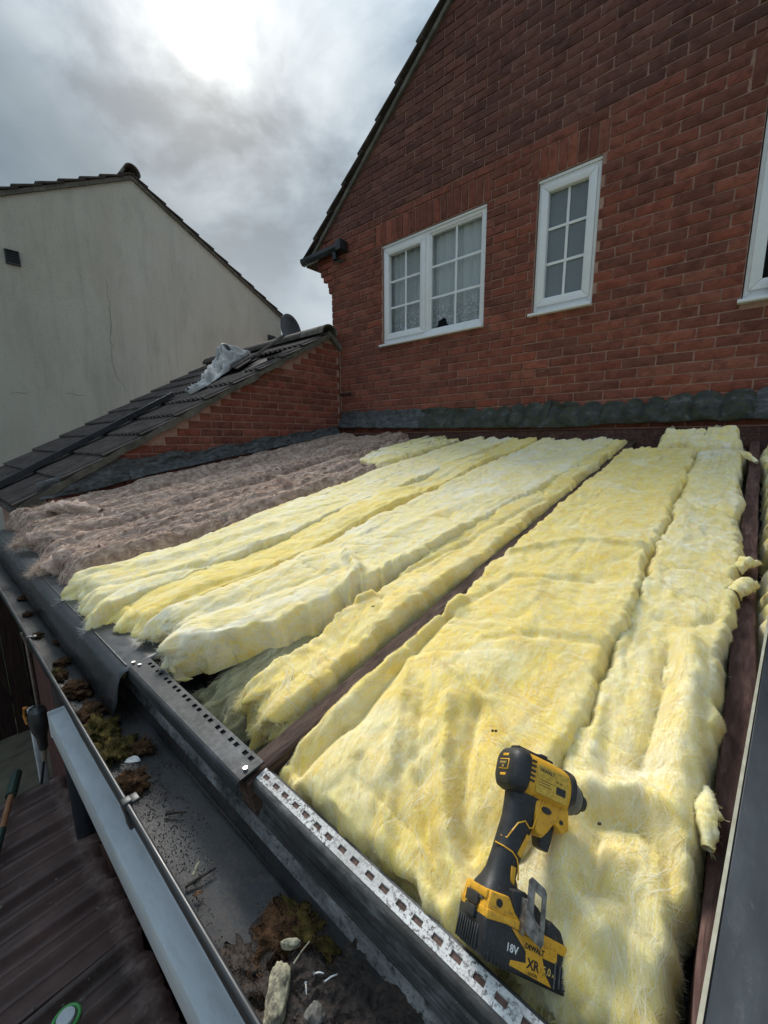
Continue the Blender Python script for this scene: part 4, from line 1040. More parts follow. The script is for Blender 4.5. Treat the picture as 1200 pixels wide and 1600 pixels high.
    flow = lambda ii, sp: math.pi/2*(1-across*np.clip((S2.ravel()[ii]-0.45)/0.5, 0, 1)) + 0.2 + swirl*fbm(V[ii, 0]*5, V[ii, 1]*3, 0, seed+50, 2) + r.normal(0, sp, len(ii)) + np.where(r.random(len(ii)) < 0.5, math.pi, 0.0)
    idx = r.choice(len(V), nf, p=wt)
    surf_fibres(o, G, Nn, idx, flow(idx, 0.5), flen, fw_*0.75*(0.6+0.6*depth[idx].clip(0.5, 4)), fmat, seed+200, lift=0.0018, curl=0.6)
    if wisps:
        iw = r.choice(len(V), wisps, p=wt)
        surf_fibres(o, G, Nn, iw, flow(iw, 0.25), wl, ww*(0.5+0.5*depth[iw].clip(0.5, 4)), wmat or mat, seed+400, lift=wlift, curl=0.45, K=9, name='wisps')
    # fringe on the sides and the front end
    kk = k.ravel(); m = (kk < 0.75) & (kk > 0.12) & (H.ravel() > base+0.03)
    ids = np.nonzero(m)[0]
    if len(ids) and fringe > 0:
        for lot, (frac, lmul, dr, crl) in enumerate(((0.30, 0.22, 0.5, 1.5), (0.36, 0.45, 0.9, 1.4))):
            isf = df.ravel()[ids] < fr*0.9; isb = db.ravel()[ids] < rad; pick = ids[(isf | isb) if lot else ~(isf | isb)]
            if len(pick) < 5: continue
            w2 = 1/np.maximum(depth[pick], 0.4)**1.2; n2 = int(nf*frac*fringe*(0.25 if lot else 1.0)); ii = pick[r.choice(len(pick), max(n2, 5), p=w2/w2.sum())]; n2 = len(ii)
            outv = np.stack([np.where((X.ravel()[ii]-XL.ravel()[ii]) < (XR.ravel()[ii]-X.ravel()[ii]), -1.0, 1.0), 0*depth[ii], 0*depth[ii]], -1)
            outv[df.ravel()[ii] < fr] = np.array([0, -CA, -SA]); outv[db.ravel()[ii] < rad] = np.array([0, CA, SA])
            Tn = outv*(0.25+0.5*r.random((n2, 1))) + r.normal(0, 0.6, (n2, 3)) + Nn.reshape(-1, 3)[ii]*0.15
            fibres(o, V[ii], Nn.reshape(-1, 3)[ii], Tn, flen*lmul, fw_*0.65*(0.6+0.6*depth[ii].clip(0.5, 4)), fmat, seed+300+lot, lift=0.001, curl=crl, name='fringe', droop=dr, K=6)
    return o, G, Nn
def line(*p): return list(p)

# the bay to the right: wide strip and its narrower neighbour
def top_D(X, S):
    h = 0.030 + 0.022*np.sin(np.clip((S-0.15)/1.2, 0, 1)*math.pi/2)
    h = h - 0.034*np.exp(-(S/0.15)**2)                                             # sinks to the eaves strip
    h = h - 0.030*np.clip((X+0.30)/0.16, 0, 1)*np.exp(-((S-0.02)/0.20)**2)         # hollow pressed by the tool
    h = h + 0.016*np.exp(-((X+0.40)/0.10)**2)*np.exp(-((S-0.55)/0.5)**2)
    h = h - 0.030*np.exp(-((X+0.625)/0.05)**2)*np.clip(1-S/0.9, 0, 1)
    return h
featD = [
 (line((-0.641,0.046), (-0.601,0.192), (-0.591,0.451), (-0.578,0.684)), 0.0270, 0.026),            # rolled edge beside the rafter
 (line((-0.579,0.080), (-0.554,0.222), (-0.566,0.379), (-0.575,0.609)), -0.0405, 0.011, 'c'),      # crease next to the roll
 (line((-0.575,0.430), (-0.459,0.245), (-0.396,0.122), (-0.348,0.062)), 0.0135, 0.014),
 (line((-0.472,0.341), (-0.389,0.205), (-0.309,0.120), (-0.251,0.073)), -0.0135, 0.010),
 (line((-0.406,0.340), (-0.318,0.180), (-0.261,0.108), (-0.226,0.082)), 0.0162, 0.015),
 (line((-0.348,0.357), (-0.290,0.200), (-0.240,0.137)), -0.0189, 0.012),
 (line((-0.478,0.145), (-0.402,0.065), (-0.334,0.030)), -0.0108, 0.010),
 (line((-0.507,0.444), (-0.335,0.374), (-0.265,0.311)), 0.0108, 0.012),
 (line((-0.603,0.030), (-0.477,0.028), (-0.362,0.019), (-0.287,0.018)), 0.0216, 0.020),              # bunched front edge
 (line((-0.534,0.048), (-0.398,0.029), (-0.311,0.018)), -0.0243, 0.009, 'c'),
 (line((-0.259,0.039), (-0.211,0.024)), 0.0189, 0.018),
 (line((-0.575,0.610), (-0.507,0.879), (-0.290,0.968)), -0.0108, 0.012),
 (line((-0.587,1.057), (-0.421,1.225), (-0.231,1.278)), 0.0135, 0.018),
 (line((-0.431,0.560), (-0.319,0.641), (-0.201,0.681)), -0.0095, 0.015),
]
D, DG, DN = batt('insulation_strip', 'wide yellow glass wool strip under the cordless driver', [(-0.05, -0.633), (0.15, -0.630), (0.6, -0.622), (1.4, -0.622), (3.3, -0.63)], [(-0.05, -0.160), (0.5, -0.163), (1.4, -0.182), (2.6, -0.197), (3.2, -0.228)], 0.038, 2.93, top_D, YEL, FY, 1, featD, res=0.0062, lump=0.008, crease=0.6, rad=0.032, nf=34000, flen=0.045, fw_=0.0006, group='insulation strips', front_rad=0.025, fringe=0.5, fine=0.0022, fragF=0.5, wisps=1500, wl=0.16, ww=0.0006, wmat=FW, wlift=0.003)
def top_E(X, S):
    h = 0.022 + 0.02*np.clip((S-0.5)/0.8, 0, 1)
    h = h - 0.040*np.exp(-((S+0.02)/0.20)**2) + 0.016*np.exp(-((X+0.03)/0.06)**2)*np.exp(-((S-0.55)/0.25)**2)
    return h
featE = [
 (line((-0.082,0.768), (-0.069,0.628), (-0.070,0.493), (-0.073,0.407)), -0.034, 0.012, 'c'),   # edge of the folded flap
 (line((-0.054,0.785), (-0.029,0.593), (-0.027,0.454), (-0.015,0.357)), 0.022, 0.028),
 (line((-0.125,0.326), (-0.063,0.348), (-0.011,0.325), (0.015,0.262)), 0.026, 0.017),          # arched rim of the torn sheet
 (line((-0.107,0.294), (-0.055,0.309), (-0.020,0.284), (-0.002,0.233)), -0.026, 0.016, 'c'),
 (line((-0.100,0.267), (-0.089,0.193)), -0.024, 0.012, 'c'),
 (line((-0.062,0.284), (-0.046,0.263), (-0.053,0.203)), -0.014, 0.010, 'c'),
 (line((-0.006,0.621), (0.012,0.462), (0.015,0.353)), -0.018, 0.008, 'c'),
 (line((-0.157,0.531), (-0.145,0.377)), 0.010, 0.012),
 (line((-0.130,0.465), (-0.110,0.340)), -0.012, 0.008, 'c'),
 (line((-0.058,0.175), (-0.018,0.152)), 0.018, 0.024),
 (line((-0.146,0.226), (-0.119,0.171), (-0.072,0.147)), 0.022, 0.020),
 (line((-0.116,0.869), (-0.050,0.859), (-0.006,0.931)), -0.016, 0.012, 'c'),
 (line((-0.125,1.836), (0.002,1.710)), -0.010, 0.015),
]
batt('insulation_strip', 'narrow yellow strip with torn ragged edge along the rightmost visible rafter', [(-0.1, -0.205), (0.5, -0.192), (1.4, -0.210), (2.6, -0.215), (3.1, -0.240)], [(-0.1, 0.006), (0.15, 0.014), (0.4, 0.024), (0.9, 0.030), (1.6, 0.032), (2.3, 0.012), (3.1, 0.016)], 0.052, 2.95, top_E, YELW, FY, 2, featE, res=0.0058, lump=0.009, crease=0.7, rad=0.030, rag=0.014, nf=24000, flen=0.045, fw_=0.0006, group='insulation strips', front_rad=0.05, fine=0.003, fringe=0.6, fragF=0.5, wisps=1500, wl=0.16, ww=0.0006, wmat=FW, wlift=0.003)
# second bay
featB = [
 (line((-1.136,0.753), (-0.999,0.685), (-0.953,0.598)), 0.030, 0.022),
 (line((-1.296,0.107), (-1.278,0.312), (-1.257,0.659)), 0.014, 0.05),
 (line((-1.215,0.231), (-1.123,0.463), (-1.066,0.653)), -0.008, 0.02),
 (line((-1.109,1.042), (-1.007,1.677)), 0.010, 0.04)]
def top_B(X, S): return 0.052 + 0.020*np.exp(-((S-0.1)/0.25)**2) - 0.020*np.clip((S-2.2)/1.0, 0, 1)
batt('insulation_strip', 'pale yellow strip with a white fluffy front end overhanging the open gap', [(0.0, -1.342), (0.6, -1.350), (2.0, -1.345), (3.3, -1.345)], [(0.0, -1.09), (0.112,-1.120), (0.307,-0.952), (0.561,-0.942), (1.0, -0.885), (2.0, -0.785), (3.3, -0.725)], 0.085, 3.37, top_B, YELW, FW, 3, featB, res=0.0085, lump=0.009, crease=0.7, fine=0.0022, rad=0.030, rag=0.016, nf=17000, flen=0.055, group='insulation strips', front_rad=0.085, fringe=1.6, front_hang=0.035, base=-0.055, tuftF=0.030, fragF=2.4, wisps=900, wl=0.14, ww=0.0010, wmat=FW, wlift=0.006)
def top_C(X, S): return 0.022 + 0.012*np.clip(S/0.8, 0, 1) - 0.03*np.exp(-((S-0.05)/0.12)**2)
featC = [
 (line((-0.899,0.249), (-0.887,0.453), (-0.873,0.611)), 0.018, 0.018),
 (line((-0.776,0.532), (-0.807,0.598), (-0.906,0.662)), -0.020, 0.010, 'c'),
 (line((-0.870,0.137), (-0.883,0.258)), 0.020, 0.03),
 (line((-0.893,0.701), (-0.807,1.073), (-0.717,1.716)), -0.012, 0.012)]
batt('insulation_strip', 'yellow strip with a ragged drooping front end left of the bare rafter', [(0.0, -0.86), (0.104,-0.883), (0.258,-0.891), (0.470,-0.882), (1.0, -0.925), (2.0, -0.825), (3.3, -0.765)], [(0.0, -0.70), (1.0, -0.690), (2.0, -0.672), (3.3, -0.665)], 0.105, 3.33, top_C, YEL, FY, 4, featC, res=0.008, lump=0.010, crease=0.8, fine=0.0025, rad=0.030, rag=0.012, nf=14000, flen=0.05, group='insulation strips', front_rad=0.08, fringe=1.6, front_hang=0.03, base=-0.085, tuftF=0.030, fragF=2.4, wisps=700, wl=0.13, ww=0.0010, wmat=FW, wlift=0.006)
batt('insulation_scrap', 'dirty yellow wool scrap down in the open gap behind the slotted strip', [(0.0, -1.13), (0.5, -1.15)], [(0.0, -0.77), (0.5, -0.74)], 0.075, 0.42, lambda X, S: -0.078+0.03*np.clip((S-0.1)/0.2, 0, 1), GRY, FG, 5, [], res=0.0075, lump=0.026, rad=0.05, rag=0.03, nf=5000, flen=0.05, base=-0.13, front_rad=0.06, fringe=2.0, wisps=300, wl=0.1, ww=0.001, wmat=FG)
# third bay
featA = [(line((-2.032,0.033), (-1.860,0.329), (-1.772,0.830)), 0.018, 0.05), (line((-1.870,0.013), (-1.712,0.217), (-1.602,0.429)), -0.016, 0.018), (line((-2.081,0.117), (-1.933,0.224)), -0.014, 0.016)]
batt('insulation_strip', 'pale yellow strip lying next to the brown wool', [(-0.05, -2.075), (0.3, -2.03), (1.0, -2.06), (2.0, -2.06), (3.3, -2.03)], [(-0.05, -1.57), (1.0, -1.575), (2.0, -1.57), (3.3, -1.57)], -0.030, 3.36, lambda X, S: 0.062+0.014*np.exp(-(S/0.3)**2)-0.014*np.clip((S-2.0)/1.3, 0, 1), YELW, FW, 6, featA, res=0.010, lump=0.010, crease=0.7, fine=0.0025, rad=0.032, rag=0.018, nf=15000, flen=0.06, group='insulation strips', front_rad=0.11, fringe=1.3, tuftF=0.022, fragF=2.0)
featA2 = [(line((-1.403,0.143), (-1.419,0.334), (-1.380,0.559)), -0.015, 0.02), (line((-1.541,1.457), (-1.457,2.551)), 0.012, 0.03)]
batt('insulation_strip', 'narrow deep yellow strip in the middle bay, edged by a thin dark rafter line', [(-0.05, -1.63), (1.0, -1.63), (3.3, -1.63)], [(-0.05, -1.368), (1.0, -1.366), (3.3, -1.362)], 0.0, 3.35, lambda X, S: 0.044-0.01*np.clip((S-2.0)/1.3, 0, 1)+0.014*np.sin(S*6), YEL, FY, 7, featA2, res=0.010, lump=0.010, crease=0.7, fine=0.0025, rad=0.030, rag=0.014, nf=12000, flen=0.05, group='insulation strips', front_rad=0.11, fringe=1.3, tuftF=0.022, fragF=2.0)
batt('insulation_offcut', 'small pale yellow wool tuft at the front between two strips over the black tray', [(-0.05, -1.60), (0.2, -1.56)], [(-0.05, -1.33), (0.2, -1.33)], -0.005, 0.115, 0.012, YELW, FY, 8, [], res=0.006, lump=0.012, rad=0.05, rag=0.02, nf=1500, flen=0.04, base=-0.03, fringe=1.5)
batt('insulation_offcut', 'yellow wool offcut capping the upper end of the brown wool', [(2.0, -2.55), (2.6, -2.62), (3.3, -2.66)], [(2.0, -2.11), (3.3, -2.11)], 2.12, 3.34, lambda X, S: 0.072-0.03*np.clip((S-2.6), 0, 1), YELW, FY, 9, [], res=0.012, lump=0.018, rad=0.06, rag=0.03, nf=3000, flen=0.06)
# crosswise piece by the wall and the strip beyond the right rafter
batt('insulation_offcut', 'pale yellow wool piece laid crosswise against the wall plate', [(2.8, -0.47), (3.4, -0.44)], [(2.8, -0.005), (3.1, -0.012), (3.4, -0.06)], 2.97, 3.385, lambda X, S: 0.050+0.05*np.clip((S-2.97)/0.35, 0, 1)+0.012*np.sin(S*50), YELW, FW, 10, [], res=0.009, lump=0.012, rad=0.03, rag=0.018, nf=3000, flen=0.05)
batt('insulation_strip', 'pale yellow strip beyond the right rafter at the photo edge', [(0.3, 0.10), (1.2, 0.092), (2.3, 0.085), (3.3, 0.080)], [(0.3, 0.71), (3.3, 0.71)], 0.25, 3.18, 0.030, YELW, FW, 12, [], res=0.012, lump=0.018, rad=0.035, rag=0.022, nf=4000, flen=0.05, group='insulation strips', fringe=2.0)
# brown wool
for k, (xl, xr, s0, s1, hh, lab) in enumerate([
    (-2.745, -2.10, 0.03, 3.2, 0.050, 'brown mineral wool strip beside the pale yellow strip'),
    (-3.44, -2.785, 0.025, 3.34, 0.070, 'brown mineral wool strip in the middle of the three brown ones'),
    (-3.925, -3.475, 0.05, 3.34, 0.095, 'brown mineral wool strip against the lead flashing of the brick gable')]):
    g = [(line((xl+0.22, s0), (xl+0.25, 1.2), (xl+0.20, 2.4)), -0.030, 0.022), (line((xr-0.15, s0+0.3), (xr-0.18, 1.9)), -0.022, 0.018), (line((xl+0.42, 0.4), (xl+0.36, 1.4), (xl+0.40, 2.6)), -0.018, 0.014)]
    xl += 0.015; xr -= 0.03; hh += 0.012
    xrr = [(-0.1, xr), (2.05, xr), (2.15, xr-0.42), (3.3, xr-0.5)] if k == 0 else [(-0.1, xr), (3.3, xr)]
    batt('mineral_wool_strip', lab, [(-0.1, xl), (3.3, xl)], xrr, s0, s1, (lambda hh: lambda X, S: hh+0.02*np.exp(-((S-0.05)/0.2)**2))(hh), BRN, FB, 20+k, g, res=0.011, lump=0.012, rad=0.07, rag=0.022, nf=13000, flen=0.085, fw_=0.0011, group='brown wool strips', ridge=0.024, fine=0.002, fringe=1.6, front_rad=0.10, front_hang=0.0, crease=0.3, across=0.0, rfs=1.5, tuftF=0.03, wisps=9000, wl=0.34, ww=0.0019, wlift=0.006, swirl=0.45, wmat=FB)
def twist(name, label, cat, pts, rr, mat, fmat, seed, nf=500, fl=0.05, fwid=0.0012, group=None, rough=0.36):
    """a twisted tuft of wool along a path"""
    P = np.array(pts, float); n = 36; d = np.linspace(0, len(P)-1, n); i = np.clip(d.astype(int), 0, len(P)-2); f = (d-i)[:, None]
    c = P[i]*(1-f) + P[i+1]*f
    t = np.gradient(c, axis=0); t /= np.linalg.norm(t, axis=1, keepdims=True); a = np.cross(t, [0.1, 0.2, 1.0]); a /= np.linalg.norm(a, axis=1, keepdims=True); b = np.cross(t, a)
    q = np.linspace(0, 2*math.pi, 20, endpoint=False); u = np.linspace(0, 1, n)
    R_ = np.interp(u, np.linspace(0, 1, len(rr)), rr)[:, None]*(1+rough*fbm(np.cos(q)[None, :]*1.9+u[:, None]*7, np.sin(q)[None, :]*1.5, u[:, None]*4, seed, 3))
    V = c[:, None]+a[:, None]*(np.cos(q)[None, :, None]*R_[..., None])+b[:, None]*(np.sin(q)[None, :, None]*R_[..., None])
    Nn = (V-c[:, None]); Nn /= np.linalg.norm(Nn, axis=2, keepdims=True)+1e-9
    o = mesh(name, V.reshape(-1, 3), grid_faces(n, 20, True), mat, None, smooth=True); tag(o, label, cat, group)
    r = np.random.default_rng(seed); ii = r.integers(0, n*20, nf); Pp = V.reshape(-1, 3)[ii]; Nf = Nn.reshape(-1, 3)[ii]; tt = np.repeat(t, 20, 0)[ii]
    fibres(o, Pp, Nf, tt*np.sign(r.random(nf)-0.45)[:, None]+Nf*0.35+r.normal(0, 0.3, (nf, 3)), fl, fwid, fmat, seed+5, lift=0.003, curl=0.5)
    return o
twist('wool_tuft', 'twisted brown wool tuft curling over the far end of the black tray', 'wool tuft', [rp(-2.72, 0.26, 0.05), rp(-2.86, 0.16, 0.085), rp(-3.0, 0.06, 0.075), rp(-3.06, -0.03, 0.055)], [0.03, 0.038, 0.03, 0.008], BRN, FB, 41, 1600, 0.04, group='brown wool tufts', rough=0.85)
twist('wool_tuft', 'brown wool tuft lying flat below the lead flashing, furthest left', 'wool tuft', [rp(-3.1, 0.42, 0.09), rp(-3.35, 0.34, 0.13), rp(-3.62, 0.26, 0.13), rp(-3.78, 0.20, 0.10)], [0.03, 0.04, 0.034, 0.01], BRN, FB, 42, 1400, 0.05, group='brown wool tufts', rough=0.85)
twist('wool_tuft', 'frayed brown wool tuft spilling onto the black tray beside the yellow strip', 'wool tuft', [rp(-2.30, 0.22, 0.05), rp(-2.38, 0.10, 0.06), rp(-2.46, 0.01, 0.035), rp(-2.50, -0.03, 0.015)], [0.04, 0.045, 0.03, 0.008], BRN, FB, 43, 2000, 0.05, group='brown wool tufts', rough=0.85)
twist('wool_tuft', 'small upright brown wool curl standing on the brown wool', 'wool tuft', [rp(-2.36, 1.40, 0.05), rp(-2.37, 1.38, 0.10), rp(-2.41, 1.36, 0.125), rp(-2.45, 1.36, 0.118)], [0.03, 0.03, 0.024, 0.008], BRN, FB, 44, 500, 0.03, group='brown wool tufts')
for k, (a, b, rr, lab) in enumerate([
    ((0.020,1.243), (0.067,1.304), 0.016, 'upper finger of torn yellow wool poking over the right rafter'),
    ((0.022,1.089), (0.065,1.154), 0.018, 'lower finger of torn yellow wool poking over the right rafter'),
    ((-0.039,2.900), (0.059,2.637), 0.014, 'wool tuft bridging the right rafter close to the wall'),
    ((0.012,0.409), (0.022,0.315), 0.013, 'knotted wool clump beside the right rafter near the dark sheet')]):
    twist('wool_tuft', lab, 'wool tuft', [rp(a[0], a[1], 0.022), rp((a[0]+b[0])/2, (a[1]+b[1])/2, 0.040), rp(b[0], b[1], 0.028)], [rr*0.9, rr*1.15, rr*0.5], YELW, FY, 60+k, 200, 0.007, 0.0005, 'yellow wool tufts')

# small dark flecks of debris lying on the yellow wool
for k, (x, s_, h) in enumerate([(*(-0.285,0.302), 0.062), (*(-0.280,0.305), 0.062), (*(-0.781,0.524), 0.05), (*(-0.099,0.265), 0.03), (*(-0.721,0.286), -0.01)]):
    V = np.array([(math.cos(a_)*0.0018*(1+0.5*rnd.random())*(2 if k in (2, 4) else 1), math.sin(a_)*0.002, 0) for a_ in np.linspace(0, 2*math.pi, 7, endpoint=False)])
    m = MB(); m.prism([(v[0], v[1]) for v in V], lambda p_, t: tuple(Vector(rp(x, s_, h)) + Vector((p_[0], p_[1]*0.9+p_[0]*0.4, t+0.2*p_[0]))), 0, 0.003)
    tag(m.obj('debris_fleck', SOIL), ['dark debris fleck near the rear of the cordless driver, the left of two', 'dark debris fleck near the rear of the cordless driver, the right of two', 'curled dark fleck on the yellow strip left of the bare rafter', 'tiny dark fleck on the torn wool right of the driver', 'dark curl on the dirty wool scrap in the gap'][k], 'debris', 'debris flecks on the wool')

# ------------------------------------------------------------------ eaves strips
def slotted_strip(name, label, x0, x1, slots, mat, y0, y1, z0, slope, sa, sb, edge):
    """over-fascia strip: a plate with real slots, a rounded lip and a short apron"""
    root = empty(name, ((x0+x1)/2, (y0+y1)/2, z0-0.03), label, 'eaves strip')
    yy = lambda f: y0 + (y1-y0)*f
    zz = lambda f: z0 + slope*f
    m = MB(); th = 0.004
    def plate(xa, xb, fa, fb): m.hexa([(xa, yy(fa), zz(fa)-th), (xb, yy(fa), zz(fa)-th), (xb, yy(fb), zz(fb)-th), (xa, yy(fb), zz(fb)-th), (xa, yy(fa), zz(fa)), (xb, yy(fa), zz(fa)), (xb, yy(fb), zz(fb)), (xa, yy(fb), zz(fb))])
    plate(x0, x1, 0, sa); plate(x0, x1, sb, 1)
    cur = x0
    for a, b in slots:
        plate(cur, a, sa, sb); cur = b
    plate(cur, x1, sa, sb)
    m.obj('slotted_plate', mat, root)
    l = MB()
    arc = [(yy(0), zz(0)), (yy(0)-0.005, zz(0)-0.002), (yy(0)-0.0085, zz(0)-0.007), (yy(0)-0.0095, zz(0)-edge), (yy(0)-0.0065, zz(0)-edge), (yy(0)-0.0055, zz(0)-0.008), (yy(0)-0.003, zz(0)-0.005), (yy(0), zz(0)-0.004)]
    l.prism(arc[::-1], lambda p_, t: (t, p_[0], p_[1]), x0, x1); l.obj('lip', edge_mat, root, bevel=0.001, seg=1)
    d = MB(); d.hexa([(x0+0.003, yy(sa)-0.002, zz(sa)-0.009), (x1-0.003, yy(sa)-0.002, zz(sa)-0.009), (x1-0.003, yy(sb)+0.002, zz(sb)-0.009), (x0+0.003, yy(sb)+0.002, zz(sb)-0.009), (x0+0.003, yy(sa)-0.002, zz(sa)-DD), (x1-0.003, yy(sa)-0.002, zz(sa)-DD), (x1-0.003, yy(sb)+0.002, zz(sb)-DD), (x0+0.003, yy(sb)+0.002, zz(sb)-DD)])
    d.obj('slot_dirt_and_shade', SLOTD, root)
    return root
SLOTD = m_simple('slot_dirt', (0.06, 0.036, 0.028), (0.15, 0.09, 0.07), 90, 0.95, 0.5, 150, 0.003)
edge_mat = FASC; DD = 0.0022
SZ = ZE+0.004
sl = []; x = -0.618; k = 0
while x < 0.62:
    sl += [(x, x+0.0150)]; x += 0.0275 if k % 2 else 0.0315; k += 1
slotted_strip('white_eaves_strip', 'dirty white slotted eaves strip in front of the wide yellow strip', -0.628, 1.5, sl, SPECK, YE+0.012, YE+0.034, SZ, 0.006, 0.34, 0.68, 0.024)
edge_mat = GREYP; SLOTD = DARK; DD = 0.0055  # here the plate in the slots is coloured near-black to stand for shade
sl = []; x = -1.195; k = 0
while x < -0.672:
    if not (-0.965 < x < -0.93): sl += [(x, x+0.013), (x+0.022, x+0.035)]
    x += 0.056
bs = slotted_strip('black_eaves_strip', 'dusty black slotted eaves strip below the open gap', -1.225, -0.635, sl, GREYP, YE-0.016, YE+0.034, SZ+0.010, 0.006, 0.68, 0.87, 0.030)
for x in (-0.648, -1.205):
    MB().tube([(x, YE+0.002, SZ+0.012), (x, YE+0.002, SZ+0.0165)], 0.0045, 10).obj('screw_head', ZINC, bs)
# eaves tray: top flange, fold, apron down into the gutter
def tray():
    prof = [(YE+0.085, SZ+0.022), (YE+0.030, SZ+0.012), (YE-0.020, SZ+0.006), (YE-0.034, SZ+0.002), (YE-0.046, SZ-0.010), (YE-0.052, SZ-0.030), (YE-0.058, SZ-0.075), (YE-0.070, SZ-0.112)]
    n = 110; xs = np.linspace(-3.93, -1.215, n); V = []
    for x in xs:
        for j, (y, z) in enumerate(prof):
            V.append((x, y+0.0022*float(vnoise(x*6, j*0.7, 0, 3)), z+0.0028*float(vnoise(x*4, j*0.5, 0, 9))))
    m = len(prof)
    o = mesh('eaves_tray', V, grid_faces(n, m), TRAY, smooth=True); md = o.modifiers.new('thickness', 'SOLIDIFY'); md.thickness = 0.003
    tag(o, 'long folded black plastic eaves tray under the ends of the brown wool', 'eaves tray')
    MB().tube([(-1.232, YE-0.005, SZ+0.010), (-1.232, YE-0.005, SZ+0.0165)], 0.005, 10).obj('screw_head', ZINC, o)
    MB().box((-3.9, YE-0.022, SZ+0.0085), (-1.24, YE-0.019, SZ+0.011)).obj('fold_ridge', TRAY, o)
tray()

# ------------------------------------------------------------------ gutter
GZ = -0.772
LEDGE = NT('limescaled_ledge')
def _le(t):
    a = t.noise(16, 7, 0.7, (0.5, 1, 1)); g = t.noise(110, 6, 0.8)
    c = t.ramp(a, [(0.36, (0.03, 0.029, 0.028)), (0.50, (0.16, 0.16, 0.155)), (0.66, (0.36, 0.365, 0.36)), (0.8, (0.5, 0.5, 0.49))])
    c = t.mix(t.ramp(g, [(0.52, 0.0), (0.62, 0.9)]), c, (0.02, 0.018, 0.016))
    t.set(Base_Color=c, Roughness=0.75); t.bump(g, 0.6, 0.003)
_le(LEDGE); LEDGE = LEDGE.m
def gutter():
    g = empty('roof_gutter', (-1.3, 0.24, GZ-0.01), 'wide black gutter full of wet grit and moss along the eaves', 'gutter')
    prof = [(0.180, -0.700), (0.184, -0.745), (0.192, GZ+0.004), (0.204, GZ), (0.312, GZ-0.002), (0.319, GZ+0.004), (0.3205, -0.764)]
    n = 160; xs = np.linspace(-3.96, 1.2, n); V = []
    for x in xs:
        for j, (y, z) in enumerate(prof): V.append((x, y+0.0015*float(vnoise(x*5, j, 0, 4)), z+0.002*float(vnoise(x*7, j*0.8, 0, 5))))
    o = mesh('trough', V, grid_faces(n, len(prof)), GUTM, g, smooth=True); md = o.modifiers.new('thickness', 'SOLIDIFY'); md.thickness = 0.003; md.offset = -1
    MB().tube([(-3.96, 0.1785, -0.699), (-1.2, 0.1785, -0.699), (1.2, 0.1785, -0.699)], 0.0048, 10).obj('rolled_edge', BLACKP, g, smooth=True)
    # grimy ledge between gutter and eaves strips
    lp = [(0.318, -0.769), (0.322, -0.757), (0.329, -0.740), (0.338, -0.722), (0.3405, -0.716), (0.3445, -0.7165), (0.346, -0.708), (0.352, -0.7075), (0.3535, -0.698), (0.363, -0.696), (0.3635, -0.775), (0.318, -0.775)]
    l = MB(); l.prism([(0.318, -0.769), (0.3225, -0.757), (0.330, -0.742), (0.3635, -0.742), (0.3635, -0.775), (0.318, -0.775)][::-1], lambda p_, t: (t, p_[0], p_[1]), -3.9, 1.2); l.obj('back_slope', GUTM, g)
    l = MB(); l.prism([(0.3302, -0.7418), (0.336, -0.729), (0.340, -0.7205), (0.3635, -0.7205), (0.3635, -0.7418)][::-1], lambda p_, t: (t, p_[0], p_[1]), -3.9, 1.2); l.obj('limescaled_band', LEDGE, g)
    l = MB(); l.prism([(0.3402, -0.7203), (0.3412, -0.715), (0.3450, -0.7155), (0.346, -0.708), (0.352, -0.7075), (0.3535, -0.698), (0.3635, -0.696), (0.3635, -0.7203)][::-1], lambda p_, t: (t, p_[0], p_[1]), -3.9, 1.2); l.obj('back_ledge', FASC, g, bevel=0.001, seg=1)
    for x in (-0.835, -1.87, -2.9, 0.2):
        b = MB(); b.box((x-0.010, 0.170, -0.710), (x+0.010, 0.187, -0.691)); b.box((x-0.012, 0.184, -0.701), (x+0.012, 0.200, -0.694))
        br = b.obj('clip', BLACKP, g, bevel=0.003)
        h = MB(); h.prism([(0.171, -0.710), (0.180, -0.712), (0.186, -0.752), (0.180, -0.758), (0.176, -0.752), (0.175, -0.735)][::-1], lambda p_, t: (t, p_[0], p_[1]), x-0.010, x+0.010); h.obj('clip_tail', BLACKP, br, bevel=0.002, seg=1)
    return g
gutter()
# black downpipe, steel rod beside it
dp = empty('downpipe', (-2.02, 0.21, GROUND), 'black downpipe dropping from the gutter in the shade', 'downpipe')
MB().tube([(-1.86, 0.25, -0.775), (-1.86, 0.25, -1.0), (-1.86, 0.25, GROUND+0.02)], 0.034, 16).obj('pipe', BLACKS, dp, smooth=True)
for z in (-1.05, -2.0): MB().box((-1.905, 0.205, z), (-1.815, 0.375, z+0.03)).obj('pipe_clip', BLACKP, dp, bevel=0.004)
tag(MB().tube([(-2.13, 0.195, -0.77), (-2.18, 0.19, -0.785), (-2.20, 0.20, -0.84), (-2.30, 0.21, -1.20)], 0.006, 8).obj('steel_rod', STEEL), 'thin steel rod hooked on the gutter above the black power tool', 'rod')
# white plastic box section under the gutter
wb = empty('white_box_section', (-0.7, 0.24, -0.92), 'long white plastic box section below the gutter', 'trim')
MB().prism([(0.166, -0.945), (0.300, -0.945), (0.300, -0.862), (0.214, -0.857), (0.208, -0.862), (0.166, -0.866)], lambda p_, t: (t, p_[0], p_[1]), -1.585, 1.2).obj('profile', UPVC_D, wb, bevel=0.003)
MB().box((-1.585, 0.172, -0.968), (1.2, 0.20, -0.946)).obj('brown_trim_board', WOODR, wb)
MB().box((-1.592, 0.164, -0.947), (-1.585, 0.302, -0.855)).obj('end_cap', UPVC_D, wb, bevel=0.002)
tag(MB().box((-3.03, 0.225, -2.2), (-2.97, 0.270, -1.55)).obj('white_pipe_length', UPVC_D, bevel=0.01), 'short white plastic upright behind the black downpipe', 'pipe')
